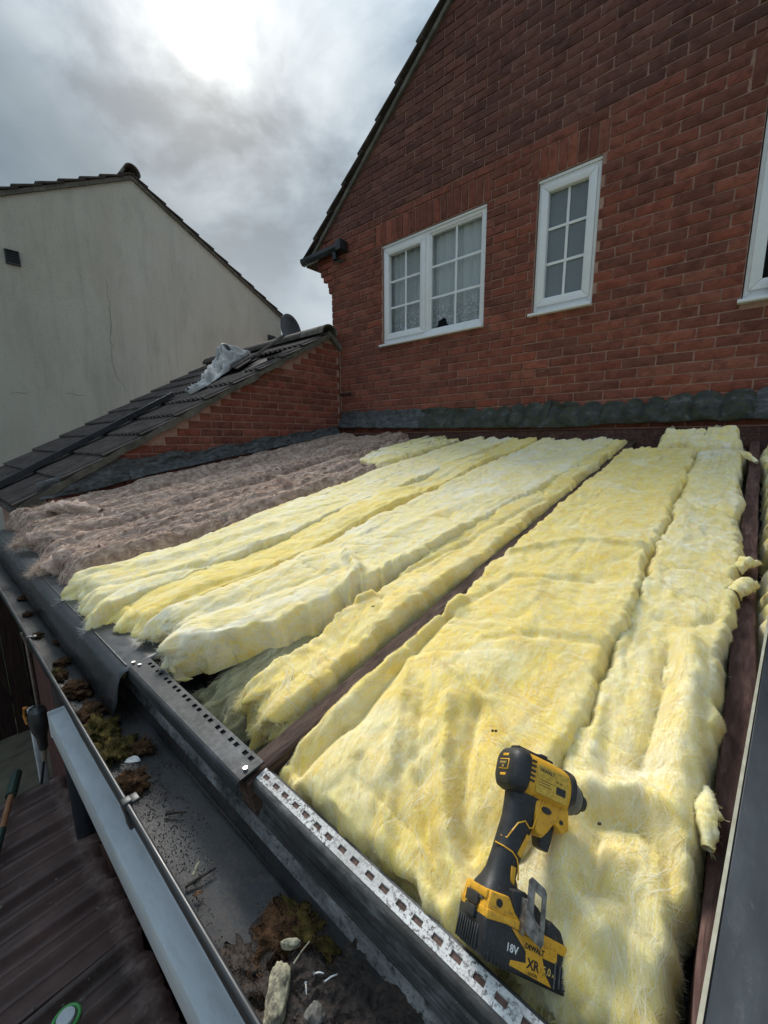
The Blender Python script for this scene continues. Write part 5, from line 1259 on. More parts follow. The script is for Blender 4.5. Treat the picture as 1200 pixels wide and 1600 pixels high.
# grit lying in the gutter
def gutter_floor_z(y):
    return np.interp(y, [0.184, 0.192, 0.204, 0.312, 0.326, 0.338], [-0.745, GZ+0.004, GZ, GZ-0.002, GZ+0.004, -0.756])
def grit():
    r = np.random.default_rng(77); n = 14000
    x = -np.abs(r.normal(0, 1.1, n))*0.9 - 0.10; x = np.where(x < -3.6, -0.3, x); y = 0.195+0.135*r.random(n)
    dens = fbm(x*6, y*30, 0, 3, 3); keep = dens > -0.25+0.35*(np.abs(x+0.75) < 0.2); x, y = x[keep], y[keep]; n = len(x)
    z = gutter_floor_z(y)+0.0012; sz = 0.0006+0.0020*r.random(n)**5
    t = np.array([(1, 0, -0.4), (-0.5, 0.87, -0.4), (-0.5, -0.87, -0.4), (0.1, 0, 0.8)]); V = []; F = []
    for k in range(n):
        a_ = r.random()*6.28; c, s_ = math.cos(a_), math.sin(a_); q = t*sz[k]
        V += [(x[k]+p_[0]*c-p_[1]*s_, y[k]+p_[0]*s_+p_[1]*c, z[k]+p_[2]) for p_ in q]; b = 4*k; F += [(b, b+1, b+3), (b+1, b+2, b+3), (b+2, b, b+3)]
    o = mesh('gutter_grit', V, F, m_simple('grit', (0.03, 0.02, 0.016), (0.15, 0.10, 0.08), 300, 0.9, 0)); tag(o, 'fine reddish grit scattered over the gutter floor', 'grit', kind='stuff')
grit()
def clump(name, label, cat, c, r3, mat, smat, seed, ns=700, sl_=0.010, sw=0.0009, group=None, rough=0.62):
    bm = bmesh.new(); bmesh.ops.create_icosphere(bm, subdivisions=4, radius=1.0); V = np.array([v.co[:] for v in bm.verts]); F = [tuple(v.index for v in f.verts) for f in bm.faces]; bm.free()
    d = 1 + rough*fbm(V[:, 0]*2.2, V[:, 1]*2.2, V[:, 2]*2.2, seed, 5, 0.62)
    Nn = V.copy(); V = V*d[:, None]*np.array(r3); V[:, 2] = np.maximum(V[:, 2], -r3[2]*0.35); V = V+np.array(c); V[:, 1] = np.clip(V[:, 1], 0.191, 0.326)
    o = mesh(name, V, F, mat, None, smooth=True); tag(o, label, cat, group)
    r = np.random.default_rng(seed); ii = r.choice(np.nonzero(Nn[:, 2] > -0.1)[0], ns); T = Nn[ii]*0.8+r.normal(0, 0.6, (ns, 3))
    fibres(o, V[ii], Nn[ii], T, sl_, sw, smat, seed+1, lift=0, curl=0.5, K=4, name='strands')
    return o
for k, (pt, r3, m_, s_, lab) in enumerate([
    ((-1.485,0.231), (0.030, 0.028, 0.026), MOSS, MOSSF, 'dark brown moss clump in the gutter, furthest from the camera'),
    ((-1.651,0.210), (0.016, 0.012, 0.012), MOSSG, MOSSGF, 'very small moss clump just beyond the dark brown one'),
    ((-1.323,0.227), (0.034, 0.026, 0.020), MOSS, MOSSF, 'flat brown moss clump next to the olive moss'),
    ((-1.210,0.221), (0.036, 0.030, 0.026), MOSSG, MOSSGF, 'olive green moss clump in the gutter'),
    ((-1.105,0.222), (0.030, 0.028, 0.024), MOSSG, MOSSGF, 'second olive moss clump beside the pale leaf'),
    ((-1.062,0.273), (0.020, 0.019, 0.018), MOSS, MOSSF, 'reddish brown round moss clump above the pale leaf'),
    ((-0.962,0.223), (0.022, 0.019, 0.018), MOSS, MOSSF, 'reddish brown moss clump below the pale leaf'),
    ((-0.464,0.271), (0.030, 0.026, 0.020), MOSS, MOSSF, 'rust brown moss clump beside the pale stone'),
    ((-0.437,0.307), (0.034, 0.024, 0.022), MOSSG, MOSSF, 'brown moss clump leaning on the back of the gutter'),
    ((-0.452,0.219), (0.032, 0.024, 0.018), SOIL, MOSSF, 'dark soil heap left of the pale stone')]):
    clump('moss_clump', lab, 'moss', (pt[0], pt[1], -0.764), (r3[0]*1.35, r3[1]*1.25, r3[2]*0.8), m_, s_, 80+k, 1100 if k > 2 else 500, 0.008, 0.0010 if k < 7 else 0.0008, 'moss clumps in the gutter')
for k, (px, py, r0, lab) in enumerate([(-2.35, 0.235, 0.016, 'small brown moss bit far along the gutter beside the folded tray'), (-2.05, 0.225, 0.013, 'small brown moss bit in the gutter near the far clip'), (-2.62, 0.26, 0.02, 'brown moss bit furthest along the gutter'), (-1.92, 0.265, 0.012, 'tiny brown moss bit close to the tray apron'), (-1.72, 0.24, 0.018, 'low brown moss bit before the big moss clumps'), (-1.62, 0.215, 0.016, 'brown moss bit against the gutter rim')]):
    clump('moss_bit', lab, 'moss', (px, py, -0.766), (r0*1.5, r0, r0*0.6), MOSS, MOSSF, 190+k, 200, 0.007, 0.0012, 'moss bits far along the gutter')
def soil():
    xs = np.linspace(-0.56, -0.10, 90); ys = np.linspace(0.196, 0.334, 44); X, Y = np.meshgrid(xs, ys, indexing='ij')
    e = np.clip((X+0.545)/0.14, 0, 1)*np.clip((-0.11-X)/0.06, 0, 1)
    H = (0.018*e + 0.010*e*fbm(X*26, Y*26, 0, 3, 4) + 0.004*e*fbm(X*110, Y*110, 0, 6, 3)) - 0.004*(1-e)
    V = np.stack([X, Y, gutter_floor_z(Y)+H], -1).reshape(-1, 3)
    o = mesh('gutter_soil', V, grid_faces(90, 44), SOIL, smooth=False); tag(o, 'dark wet soil and rotted leaf bed around the pale stone in the gutter', 'soil', kind='stuff')
soil()
def rock(name, label, c, r3, mat, seed, rot=0.0, cat='stone'):
    bm = bmesh.new(); bmesh.ops.create_icosphere(bm, subdivisions=4, radius=1.0); V = np.array([v.co[:] for v in bm.verts]); F = [tuple(v.index for v in f.verts) for f in bm.faces]; bm.free()
    d = 1 + 0.22*fbm(V[:, 0]*1.6, V[:, 1]*1.6, V[:, 2]*1.6, seed, 4) + 0.05*fbm(V[:, 0]*8, V[:, 1]*8, V[:, 2]*8, seed+4, 3)
    V = np.clip(V*d[:, None], -0.95, 0.92)*np.array(r3); c_, s_ = math.cos(rot), math.sin(rot)
    V = np.stack([V[:, 0]*c_-V[:, 1]*s_, V[:, 0]*s_+V[:, 1]*c_, V[:, 2]], -1)+np.array(c)
    return tag(mesh(name, V, F, mat, None, smooth=True), label, cat)
STROT = 2.30
p0 = (-0.395,0.221); rock('pale_stone', 'pale cream stone fragment lying in the gutter soil', (p0[0], p0[1], -0.748), (0.040, 0.0150, 0.017), STONE, 5, STROT)
p0 = (-0.345,0.247); rock('rubble_lump', 'grey rubble lump beside the pale stone', (p0[0], p0[1], -0.752), (0.013, 0.012, 0.010), RUBBLE, 9)
p0 = (-0.426,0.268); rock('leaf_curl', 'curled yellowish dead leaf on the rust brown moss', (p0[0], p0[1], -0.737), (0.016, 0.006, 0.007), STONE, 14, 0.75, 'leaf')
# pale feather-like leaf, twigs, nails and screws
def leaf(c, L_, W_, rot, mat, label):
    n = 14; V = []; F = []
    for i in range(n):
        u = i/(n-1); w = W_*math.sin(math.pi*min(u*0.92+0.06, 1))**0.8
        for j, v in enumerate((-1, -0.5, 0, 0.5, 1)):
            x, y = (u-0.5)*L_, v*w; V.append((c[0]+x*math.cos(rot)-y*math.sin(rot), c[1]+x*math.sin(rot)+y*math.cos(rot), c[2]+0.003*abs(v)+0.004*math.sin(u*3)))
    F = [(i*5+j, (i+1)*5+j, (i+1)*5+j+1, i*5+j+1) for i in range(n-1) for j in range(4)]
    o = mesh('pale_leaf', V, F, mat, None, smooth=True); md = o.modifiers.new('thickness', 'SOLIDIFY'); md.thickness = 0.0008
    return tag(o, label, 'leaf')
p0 = (-1.004,0.238); leaf((p0[0], p0[1], -0.745), 0.036, 0.011, 0.7, m_simple('pale_leaf_tissue', (0.22, 0.25, 0.27), (0.36, 0.39, 0.41), 60, 0.7, 0), 'pale grey-white leaf between two moss clumps')
p0 = (-1.793,0.277); leaf((p0[0], p0[1], -0.764), 0.05, 0.008, 0.3, m_simple('grey_leaf_tissue', (0.14, 0.14, 0.13), (0.24, 0.24, 0.22), 60, 0.7, 0), 'thin grey leaf in the far part of the gutter')
p0 = (-0.618,0.215); leaf((p0[0], p0[1], -0.766), 0.014, 0.003, 1.2, PINK, 'tiny orange leaf scrap on the gutter floor')
def stick(a, b, r, mat, name, label, cat, head=0, group=None):
    A, B = Vector(a), Vector(b); m = MB(); m.tube([A, (A+B)/2+Vector((0, 0, 0.002)), B], [r, r*0.95, r*0.7], 7); o = m.obj(name, mat, smooth=True); tag(o, label, cat, group)
    if head: d = (B-A).normalized(); MB().tube([A-d*0.002, A], [head, head*0.6], 10).obj('head', mat, o)
    return o
def gp(p_, z): return (p_[0], p_[1], z)
stick(gp((-0.820,0.243), -0.765), gp((-0.794,0.269), -0.764), 0.0028, SOIL, 'nail', 'rusty nail lying across the gutter floor near the clip', 'nail', 0.005)
stick(gp((-0.647,0.206), -0.765), gp((-0.636,0.256), -0.762), 0.0026, SOIL, 'twig', 'dark twig lying in the middle of the gutter floor', 'twig')
stick(gp((-0.655,0.224), -0.763), gp((-0.665,0.239), -0.757), 0.0032, STONE, 'bone_like_twig', 'pale stubby twig standing beside the dark twig', 'twig')
stick(gp((-0.406,0.258), -0.742), gp((-0.404,0.286), -0.732), 0.0011, STONE, 'straw', 'pale straw stalk sticking out of the moss', 'straw')
for k, (a, b, lab) in enumerate([((-0.374,0.271), (-0.364,0.279), 'silver screw lying level in the gutter soil'), ((-0.374,0.255), (-0.365,0.249), 'silver screw lying upright in the gutter soil, left of the level one'), ((-0.357,0.274), (-0.349,0.291), 'dull screw lying slanted in the gutter soil')]):
    stick(gp(a, -0.742), gp(b, -0.741), 0.0016, ZINC, 'screw', lab, 'screw', 0.0032, 'screws in the gutter soil')

# ------------------------------------------------------------------ dark sheet at the right
def sheet_panel():
    a0, a1 = (0.027,0.102), (0.084,0.954)
    d = ((a1[0]-a0[0])/(a1[1]-a0[1]))
    s_a, s_b = a0[1]-0.25, 1.62; xa, xb = a0[0]+(s_a-a0[1])*d, a0[0]+(s_b-a0[1])*d
    h = lambda s_: 0.055 + (s_-a0[1])*(0.080-0.055)/(a1[1]-a0[1])
    root = empty('dark_roof_sheet', rp(xa+0.3, 0.6, 0.03), 'dark scuffed plastic roof sheet lying at the right edge', 'roof sheet')
    m = MB(); m.hexa([rp(xa+0.004, s_a, h(s_a)-0.012), rp(xa+0.9, s_a, h(s_a)-0.012), rp(xb+0.9, s_b, h(s_b)-0.012), rp(xb+0.004, s_b, h(s_b)-0.012), rp(xa+0.004, s_a, h(s_a)), rp(xa+0.9, s_a, h(s_a)+0.02), rp(xb+0.9, s_b, h(s_b)+0.02), rp(xb+0.004, s_b, h(s_b))])
    t = NT('scuffed_dark_sheet'); n = t.noise(14, 6, 0.65, (1, 0.18, 1)); q = t.noise(70, 6, 0.75, (1, 0.3, 1)); w = t.noise(4, 4, 0.5, (1.6, 0.5, 1))
    c = t.ramp(n, [(0.34, (0.020, 0.024, 0.028)), (0.56, (0.040, 0.046, 0.052)), (0.76, (0.075, 0.082, 0.090))]); c = t.mix(t.math('MULTIPLY', t.ramp(q, [(0.60, 0.0), (0.75, 1.0)]), 0.35), c, (0.16, 0.17, 0.175))
    t.set(Base_Color=c, Roughness=t.ramp(w, [(0.4, 0.34), (0.65, 0.6)]), Specular_IOR_Level=0.4); t.bump(q, 0.1, 0.001)
    m.obj('sheet', t.m, root, bevel=0.002, seg=1)
    e = MB(); e.hexa([rp(xa-0.0005, s_a, h(s_a)-0.012), rp(xa+0.0035, s_a, h(s_a)-0.012), rp(xb+0.0035, s_b, h(s_b)-0.012), rp(xb-0.0005, s_b, h(s_b)-0.012), rp(xa-0.0005, s_a, h(s_a)+0.001), rp(xa+0.0035, s_a, h(s_a)+0.001), rp(xb+0.0035, s_b, h(s_b)+0.001), rp(xb-0.0005, s_b, h(s_b)+0.001)])
    e.obj('cream_edge', m_simple('cream_sheet_edge', (0.34, 0.31, 0.22), (0.50, 0.47, 0.36), 40, 0.7, 0), root)
    for hh in (0.3, 1.2): MB().hexa([rp(0.30, hh, 0.0), rp(1.0, hh, 0.0), rp(1.0, hh+0.05, 0.0), rp(0.30, hh+0.05, 0.0), rp(0.30, hh, 0.047), rp(1.0, hh, 0.055), rp(1.0, hh+0.05, 0.055), rp(0.30, hh+0.05, 0.047)]).obj('support_batten', WOODR, root)
sheet_panel()

# ------------------------------------------------------------------ lower tiles, lower left
low = empty('lower_tiled_roof', (-1.9, 0.1, GROUND), 'low dark tiled roof beside the wall, seen from above', 'roof')
TX = [-2.296, -2.021, -1.784, -1.569, -1.331, -1.103, -0.875, -0.65]
def ribbed(w, l, seed):
    m = 40; xs = np.linspace(-0.01, w+0.012, m); ys = np.linspace(-l, 0, 14); V = []; X, Y = np.meshgrid(xs, ys, indexing='ij')
    f = X/w; H = 0.042*np.exp(-((f-0.09)/0.045)**2) + 0.038*np.exp(-((f-0.58)/0.05)**2) - 0.012*np.exp(-((f-0.21)/0.05)**2) - 0.012*np.exp(-((f-0.70)/0.05)**2) + 0.0016*fbm(X*40, Y*20, 0, seed, 3)
    Yc = Y + 0.006*fbm(X*22, 1.0, 0, seed+3, 3)*(Y > -0.03)
    H = H - 0.016*np.clip((Y+0.012)/0.012, 0, 1)
    V = np.stack([X, Yc, H], -1).reshape(-1, 3); top = grid_faces(m, 14); n = len(V)
    V2 = V.copy(); V2[:, 2] -= 0.014; F = [tuple(f_) for f_ in top] + [tuple(int(i)+n for i in f_[::-1]) for f_ in top]
    for i in range(m-1):
        F += [(i*14+13, (i+1)*14+13, n+(i+1)*14+13, n+i*14+13), (i*14, n+i*14, n+(i+1)*14, (i+1)*14)]
    for j in range(13): F += [(j, j+1, n+j+1, n+j), ((m-1)*14+j, n+(m-1)*14+j, n+(m-1)*14+j+1, (m-1)*14+j+1)]
    me = bpy.data.meshes.new('tile'); me.from_pydata(np.concatenate([V, V2]).tolist(), [], F); me.materials.append(TILER); me.shade_smooth(); return me
variants = [ribbed(0.238, 0.40, 3+k) for k in range(4)]
for row in range(3):
    for k, x in enumerate(TX[:-1]):
        o = place('tile', variants[(k+row*2) % 4], (x, 0.272-row*0.295 + rnd.uniform(-0.006, 0.010), -1.600-row*0.030 + 0.004*(k % 2)), low)
        o.scale = ((TX[k+1]-x)/0.238, 1, 1); o.rotation_euler = (-0.03+rnd.uniform(-0.02, 0.02) + 0.05, -0.12+rnd.uniform(-0.03, 0.03), rnd.uniform(-0.02, 0.02))
MB().box((-2.31, -0.75, -1.78), (-0.65, 0.25, -1.70)).obj('deck', FENCE, low); MB().box((-2.31, -0.70, GROUND), (-0.65, 0.22, -1.78)).obj('wall', FENCE, low)
# green plastic ring lying on the tiles
p0 = (-1.219,0.059)
def ring(c, r0, r1, mat, name, label, cat):
    m = MB(); n = 30; pts = [(c[0]+r0*math.cos(a_), c[1]+r0*math.sin(a_), c[2]) for a_ in np.linspace(0, 2*math.pi, n)]; m.tube(pts, r1, 8)
    return tag(m.obj(name, mat, smooth=True), label, cat)
rg = ring((p0[0], p0[1], -1.552), 0.030, 0.005, GREEN, 'tape_measure_ring', 'bright green ring lying on the lowest dark tile', 'ring')
rg2 = MB().tube([(p0[0], p0[1], -1.553), (p0[0], p0[1], -1.541)], 0.021, 20); rg2.obj('pale_disc', UPVC_D, rg)
def flecks():
    V = []; F = []
    for k in range(40):
        x, y, r0 = rnd.uniform(-2.25, -0.9), rnd.uniform(-0.25, 0.2), rnd.uniform(0.003, 0.008); b = len(V)
        V += [(x+r0*math.cos(a_)*rnd.uniform(0.6, 1.2), y+r0*math.sin(a_)*rnd.uniform(0.6, 1.2), -1.565) for a_ in np.linspace(0, 2*math.pi, 6, endpoint=False)] + [(x, y, -1.561)]
        F += [(b+i, b+(i+1) % 6, b+6) for i in range(6)]
    tag(mesh('mortar_flecks', V, F, RUBBLE), 'pale mortar flecks scattered over the low dark tiles', 'debris', kind='stuff')
flecks()
# power tool hanging on the rod and long-handled brush
pt = empty('hanging_power_tool', (-2.32, 0.21, -1.34), 'black power tool with orange trim hanging in the shade beside the wall', 'power tool')
MB().loft([[(-2.30+0.05*w_*math.cos(q), 0.205+0.035*w_*math.sin(q), z) for q in np.linspace(0, 2*math.pi, 14, endpoint=False)] for z, w_ in ((-1.19, 0.4), (-1.205, 0.9), (-1.25, 1.15), (-1.30, 0.95), (-1.34, 0.6), (-1.40, 0.5), (-1.41, 0.25))]).obj('body', BLACKP, pt, smooth=True)
MB().tube([(-2.36, 0.17, -1.29), (-2.375, 0.165, -1.25), (-2.36, 0.168, -1.205), (-2.31, 0.175, -1.185)], 0.006, 8).obj('orange_trim', ORNG, pt)
MB().tube([(-2.30, 0.205, -1.41), (-2.31, 0.20, -1.47)], [0.013, 0.009], 10).obj('plug', m_simple('plug_plastic', (0.20, 0.17, 0.12), (0.3, 0.26, 0.2), 20, 0.6, 0), pt)
MB().tube([(-2.31, 0.20, -1.47), (-2.34, 0.18, -1.60), (-2.42, 0.15, -1.75), (-2.43, 0.13, -2.0), (-2.5, 0.10, -2.5), (-2.55, 0.05, GROUND+0.02)], 0.006, 8).obj('cable', BLACKP, pt)
br = empty('long_handled_brush', (-2.75, -0.02, GROUND), 'long orange-brown handled brush with dark green sleeve leaning by the tiles', 'brush')
b0, b1 = Vector((-2.78, 0.16, -1.90)), Vector((-2.02, 0.01, -1.78))
b0 = Vector((-2.35, 0.105, -1.50)); b1 = Vector((-1.95, -0.005, -1.52))
dv = b1-b0
MB().tube([b0, b0+dv*0.33], 0.020, 12).obj('green_sleeve', DGREEN, br); MB().tube([b0+dv*0.33, b0+dv*0.75], 0.011, 12).obj('handle', PINK, br); MB().tube([b0+dv*0.75, b1+dv*0.5], 0.013, 12).obj('lower_sleeve', DGREEN, br)
# dark fence beyond
fence = empty('timber_fence', (-5.25, -0.6, GROUND), 'dark stained timber fence in deep shade beyond the downpipe', 'fence')
for k in range(22): MB().box((-5.26-0.012*(k % 2), -2.6+k*0.145, GROUND+0.03), (-5.235-0.012*(k % 2), -2.6+k*0.145+0.14, -1.05)).obj('board', FENCE, fence)
for z in (-2.6, -1.3): MB().box((-5.31, -2.6, z), (-5.275, 0.58, z+0.08)).obj('rail', FENCE, fence)

# ------------------------------------------------------------------ the cordless driver
YB = NT('worn_yellow_plastic')
def _yb(t):
    t.obj(); n = t.noise(0.05, 6, 0.7); g = t.noise(0.45, 5, 0.75); s_ = t.noise(0.13, 6, 0.75, off=(2, 5, 1))
    c = t.ramp(n, [(0.3, (0.56, 0.27, 0.018)), (0.6, (0.72, 0.375, 0.026)), (0.8, (0.76, 0.44, 0.06))])
    c = t.mix(t.math('MULTIPLY', t.ramp(s_, [(0.52, 0.0), (0.70, 1.0)]), 0.72), c, (0.09, 0.058, 0.022)); c = t.mix(t.math('MULTIPLY', t.ramp(g, [(0.60, 0.0), (0.72, 1.0)]), 0.5), c, (0.40, 0.33, 0.20))
    t.set(Base_Color=c, Roughness=t.ramp(n, [(0.3, 0.38), (0.7, 0.6)]), Specular_IOR_Level=0.4); t.bump(g, 0.15, 0.0006)
_yb(YB); YB = YB.m
YC = m_simple('clean_yellow_plastic', (0.74, 0.36, 0.016), (0.82, 0.44, 0.03), 0.06, 0.40, 0, obj=True)
DB = NT('black_rubber')
def _db(t):
    t.obj(); n = t.noise(0.06, 6, 0.7); g = t.noise(0.30, 6, 0.75)
    c = t.ramp(n, [(0.35, (0.014, 0.015, 0.017)), (0.6, (0.026, 0.027, 0.029)), (0.8, (0.055, 0.055, 0.055))]); c = t.mix(t.math('MULTIPLY', t.ramp(g, [(0.58, 0.0), (0.72, 1.0)]), 0.42), c, (0.24, 0.215, 0.18))
    t.set(Base_Color=c, Roughness=t.ramp(n, [(0.3, 0.45), (0.7, 0.65)]), Specular_IOR_Level=0.4); t.bump(g, 0.2, 0.0006)
_db(DB); DB = DB.m
DG = m_simple('grey_rubber', (0.075, 0.077, 0.08), (0.13, 0.132, 0.135), 0.07, 0.6, 0, obj=True)
TXW = m_simple('white_print', (0.62, 0.62, 0.60), (0.75, 0.75, 0.73), 0.08, 0.6, 0, obj=True)
TXY = m_simple('yellow_print', (0.62, 0.42, 0.10), (0.72, 0.52, 0.14), 0.08, 0.6, 0, obj=True)
TXB = m_simple('black_print', (0.012, 0.012, 0.012), (0.025, 0.025, 0.025), 0.08, 0.6, 0, obj=True)
CLIPM = m_simple('scuffed_clip_steel', (0.12, 0.115, 0.105), (0.34, 0.325, 0.30), 0.12, 0.45, 0, metal=0.8, obj=True, detail=8)
def driver():
    k = 0.962
    Rm = Matrix(((0.6901, -0.1796, 0.7011), (0.5564, 0.7512, -0.3552), (-0.4628, 0.6352, 0.6183)))
    loc = Vector((-0.2253, 0.5425, -0.5039))*k
    root = empty('cordless_driver', loc, 'black and yellow cordless impact driver lying on the yellow wool', 'power tool')
    root.matrix_world = Matrix.Translation(loc) @ (Rm.to_4x4()) @ Matrix.Scale(k*0.001, 4)
    ORIGIN[root] = Vector((0, 0, 0))
    def sup(n, ry, rz, e):
        out = []
        for q in np.linspace(0, 2*math.pi, n, endpoint=False):
            c, s_ = math.cos(q), math.sin(q); out.append((math.copysign(abs(c)**(2/e), c)*ry, math.copysign(abs(s_)**(2/e), s_)*rz))
        return out
    def loftx(rings, n=40): return [[(x, cy+a, b) for a, b in sup(n, ry, rz, e)] for x, cy, ry, rz, e in rings]
    def lofty(rings, n=40): return [[(cx+a, y, b) for a, b in sup(n, rx, rz, e)] for y, cx, rx, rz, e in rings]
    P = lambda m, name, mat, par=root, **kw: m.obj(name, mat, par, local=True, **kw)
    # head
    P(MB().loft(loftx([(17, 0, 28.5, 31, 3.2), (20, 0, 29.5, 32, 3.2), (60, 0, 30, 32.5, 3.0), (84, 0, 29.5, 32, 2.6), (98, -1, 28, 30, 2.3)])), 'motor_housing', YB, smooth=True)
    cap = P(MB().loft(loftx([(-4, -1, 16, 20, 3), (-2.5, -1, 23, 26, 3.2), (2, -1, 28, 31, 3.4), (10, 0, 31, 33.6, 3.4), (19, 0, 31.2, 33.8, 3.4), (22, 0, 30.2, 32.8, 3.2)])), 'rear_cap', DB, smooth=True)
    b = MB(); b.box((-5.0, -6, -13), (-3.0, 9, 13)); bd = P(b, 'rear_badge', YC, cap, bevel=0.6, seg=1); P(MB().box((-5.5, -4.4, -11.4), (-4.8, 7.4, 11.4)), 'badge_face', TXB, cap)
    for y in (15, -12.5): P(MB().box((-4.2, y-2, -8), (-2.0, y+2, 8)), 'rear_slot', YC, cap, bevel=0.5, seg=1)
    # ridge of black rubber along the top, vents on the yellow side, side label
    P(MB().box((6, 27, -8), (70, 33, 14)), 'top_rail', DB, bevel=2.0); P(MB().box((46, 30, 2), (58, 35.5, 16)), 'top_hook', DB, bevel=1.5)
    for q in range(5): P(MB().box((22.5, 16-q*6.6, 31.0), (29.5, 18.6-q*6.6, 33.4)), 'vent_slot', TXB)
    P(MB().box((33, -21, 31.8), (86, 17, 33.2)), 'rating_label', m_simple('worn_label', (0.42, 0.27, 0.03), (0.66, 0.40, 0.05), 0.2, 0.6, 0, obj=True, detail=8), bevel=0.4, seg=1)
    # nose
    P(MB().loft(loftx([(94, -1, 27, 29, 2.3), (97, -1, 28.5, 30.5, 2.3), (104, -2, 27, 29, 2.1), (116, -2, 23, 25, 2.0), (121, -2, 20, 21, 2.0)])), 'gear_case', DG, smooth=True)
    P(MB().loft(loftx([(93, 2, 28, 31.5, 2.6), (95, 2, 29, 32.5, 2.6), (103, 3, 27.5, 31, 2.4), (104, 3, 26, 29, 2.4)], 40)), 'nose_band', DB, smooth=True)
    P(MB().loft(loftx([(118, -2, 18, 18, 2), (124, -2, 19.5, 19.5, 2), (126, -2, 16, 16, 2), (127, -2, 11.5, 11.5, 2), (137, -2, 10.5, 10.5, 2), (138, -2, 7, 7, 2)])), 'collet', DB, smooth=True)
    # grip
    P(MB().loft(lofty([(-20, 40, 32, 23, 3), (-30, 36, 27, 21, 2.8), (-45, 33, 24, 19.5, 2.5), (-62, 31, 22, 18.5, 2.4), (-85, 26, 20.5, 18, 2.4), (-110, 21, 19.5, 17.5, 2.4), (-128, 18, 20, 18, 2.5), (-138, 18, 24, 22, 2.7), (-147, 22, 33, 28, 3), (-156, 30, 44, 32, 3.4), (-162, 34, 50, 33, 3.6)])), 'grip', DB, smooth=True)
    P(MB().prism([(40, -18), (99, -20), (103, -48), (92, -56), (78, -47), (70, -60), (60, -72), (50, -66), (46, -48)][::-1], lambda p_, t: (p_[0], p_[1], t), -20.8, 20.8), 'trigger_housing', YB, bevel=3.0)
    P(MB().prism([(66, -46), (86, -50), (84, -66), (80, -84), (66, -82), (62, -66)][::-1], lambda p_, t: (p_[0], p_[1], t), -11, 11), 'trigger', DB, bevel=3.0)
    P(MB().prism([(56+7*math.cos(q)*1.15, -36+4.2*math.sin(q)) for q in np.linspace(0, 2*math.pi, 18, endpoint=False)], lambda p_, t: (p_[0]+6, p_[1], t), -23, 23), 'direction_button', DB, bevel=1.2)
    for (x, y, z) in ((88, -42, 20.4), (24, -112, 17.2)): P(MB().tube([(x, y, z), (x, y, z+1.2)], 3.0, 14), 'housing_screw', TXB)
    def piping(pts): P(MB().tube(pts, 1.0, 8), 'piping', YC)
    piping([(57, -20, 22.6), (53, -34, 21.8), (48, -50, 20.6), (45, -64, 19.6), (40, -66, 19.4), (32, -60, 19.4), (22, -66, 18.8), (15, -78, 17.5), (11, -88, 14), (6, -88, 6)])
    piping([(0, -98, 4), (8, -99, 14), (20, -101, 18.2), (28, -106, 18.2), (32, -114, 17.8), (34, -128, 18.6)])
    P(MB().prism([(38, -74), (44, -76), (33, -104), (27, -101)][::-1], lambda p_, t: (p_[0], p_[1], t), 17.4, 19.4), 'grip_badge', YB, bevel=0.6, seg=1)
    P(MB().prism([(21, -116), (28, -116), (29, -140), (23, -139)][::-1], lambda p_, t: (p_[0], p_[1], t), 17.0, 19.8), 'grip_badge', YB, bevel=0.6, seg=1)
    # foot
    foot = P(MB().prism([(-11, -150), (16, -148), (26, -160), (60, -171), (100, -170), (104, -178), (-14, -178)][::-1], lambda p_, t: (p_[0], p_[1], t), -34.5, 34.5), 'foot', YB, bevel=2.5)
    P(MB().tube([(2, -158, 33), (2, -158, 36)], 4.2, 16), 'foot_hole', TXB, foot); P(MB().box((-15, -160, -14), (-9, -150, 30)), 'foot_lug', YB, foot, bevel=2.5)
    P(MB().prism([(18, -140), (36, -136), (58, -146), (78, -160), (74, -173), (40, -172), (24, -160)][::-1], lambda p_, t: (p_[0], p_[1], t), -31, 35.6), 'foot_cover', DB, bevel=2.5)
    P(MB().prism([(76, -152), (92, -158), (99, -170), (92, -179), (78, -176), (70, -166)][::-1], lambda p_, t: (p_[0], p_[1], t), -30, 36.4), 'work_light', DB, bevel=2.5)
    # battery
    bx, by = -9.2, -214.2
    bat = P(MB().prism([(bx+3, by), (bx+116, by), (bx+118, by+6), (bx+118, by+30), (bx+104, by+42), (bx-3, by+44), (bx-5, by+34), (bx-2, by+8)], lambda p_, t: (p_[0], p_[1], t), -37, 37), 'battery', DB, bevel=4.0, seg=3)
    P(MB().prism([(bx-4, by+37), (bx+24, by+40), (bx+58, by+38), (bx+112, by+34), (bx+119, by+24), (bx+121, by+30), (bx+108, by+45), (bx+40, by+48), (bx-5, by+46)][::-1][::-1], lambda p_, t: (p_[0], p_[1], t), -36, 37.8), 'battery_collar', YB, bat, bevel=1.2)
    P(MB().prism([(bx+31, by+39), (bx+54, by+24), (bx+56, by+14), (bx+35, by+11), (bx+34, by+6), (bx+52, by+5), (bx+93, by+3), (bx+83, by+12), (bx+77, by+25), (bx+97, by+25), (bx+97, by+36)], lambda p_, t: (p_[0], p_[1], t), 36.5, 37.9), 'yellow_panel', YB, bat, bevel=0.4, seg=1)
    P(MB().box((bx+95, by+3, 36.4), (bx+96.6, by+27, 38.0)), 'panel_seam', DG, bat)
    for q in range(7): P(MB().box((bx+99+q*2.6, by+5, 36.5), (bx+100.4+q*2.6, by+25, 38.4)), 'side_rib', DG if q % 2 else DB, bat)
    for q in range(9): P(MB().box((bx-5.6, by+3, -32+q*6.4), (bx-2.2, by+27, -29.2+q*6.4)), 'rear_rib', DB, bat, bevel=0.8, seg=1)
    for q in range(6): P(MB().box((bx+4+q*5.0, by-0.2, 35.5), (bx+6.2+q*5.0, by+12-abs(q-2), 38.0)), 'corner_rib', DB, bat, bevel=0.6, seg=1)
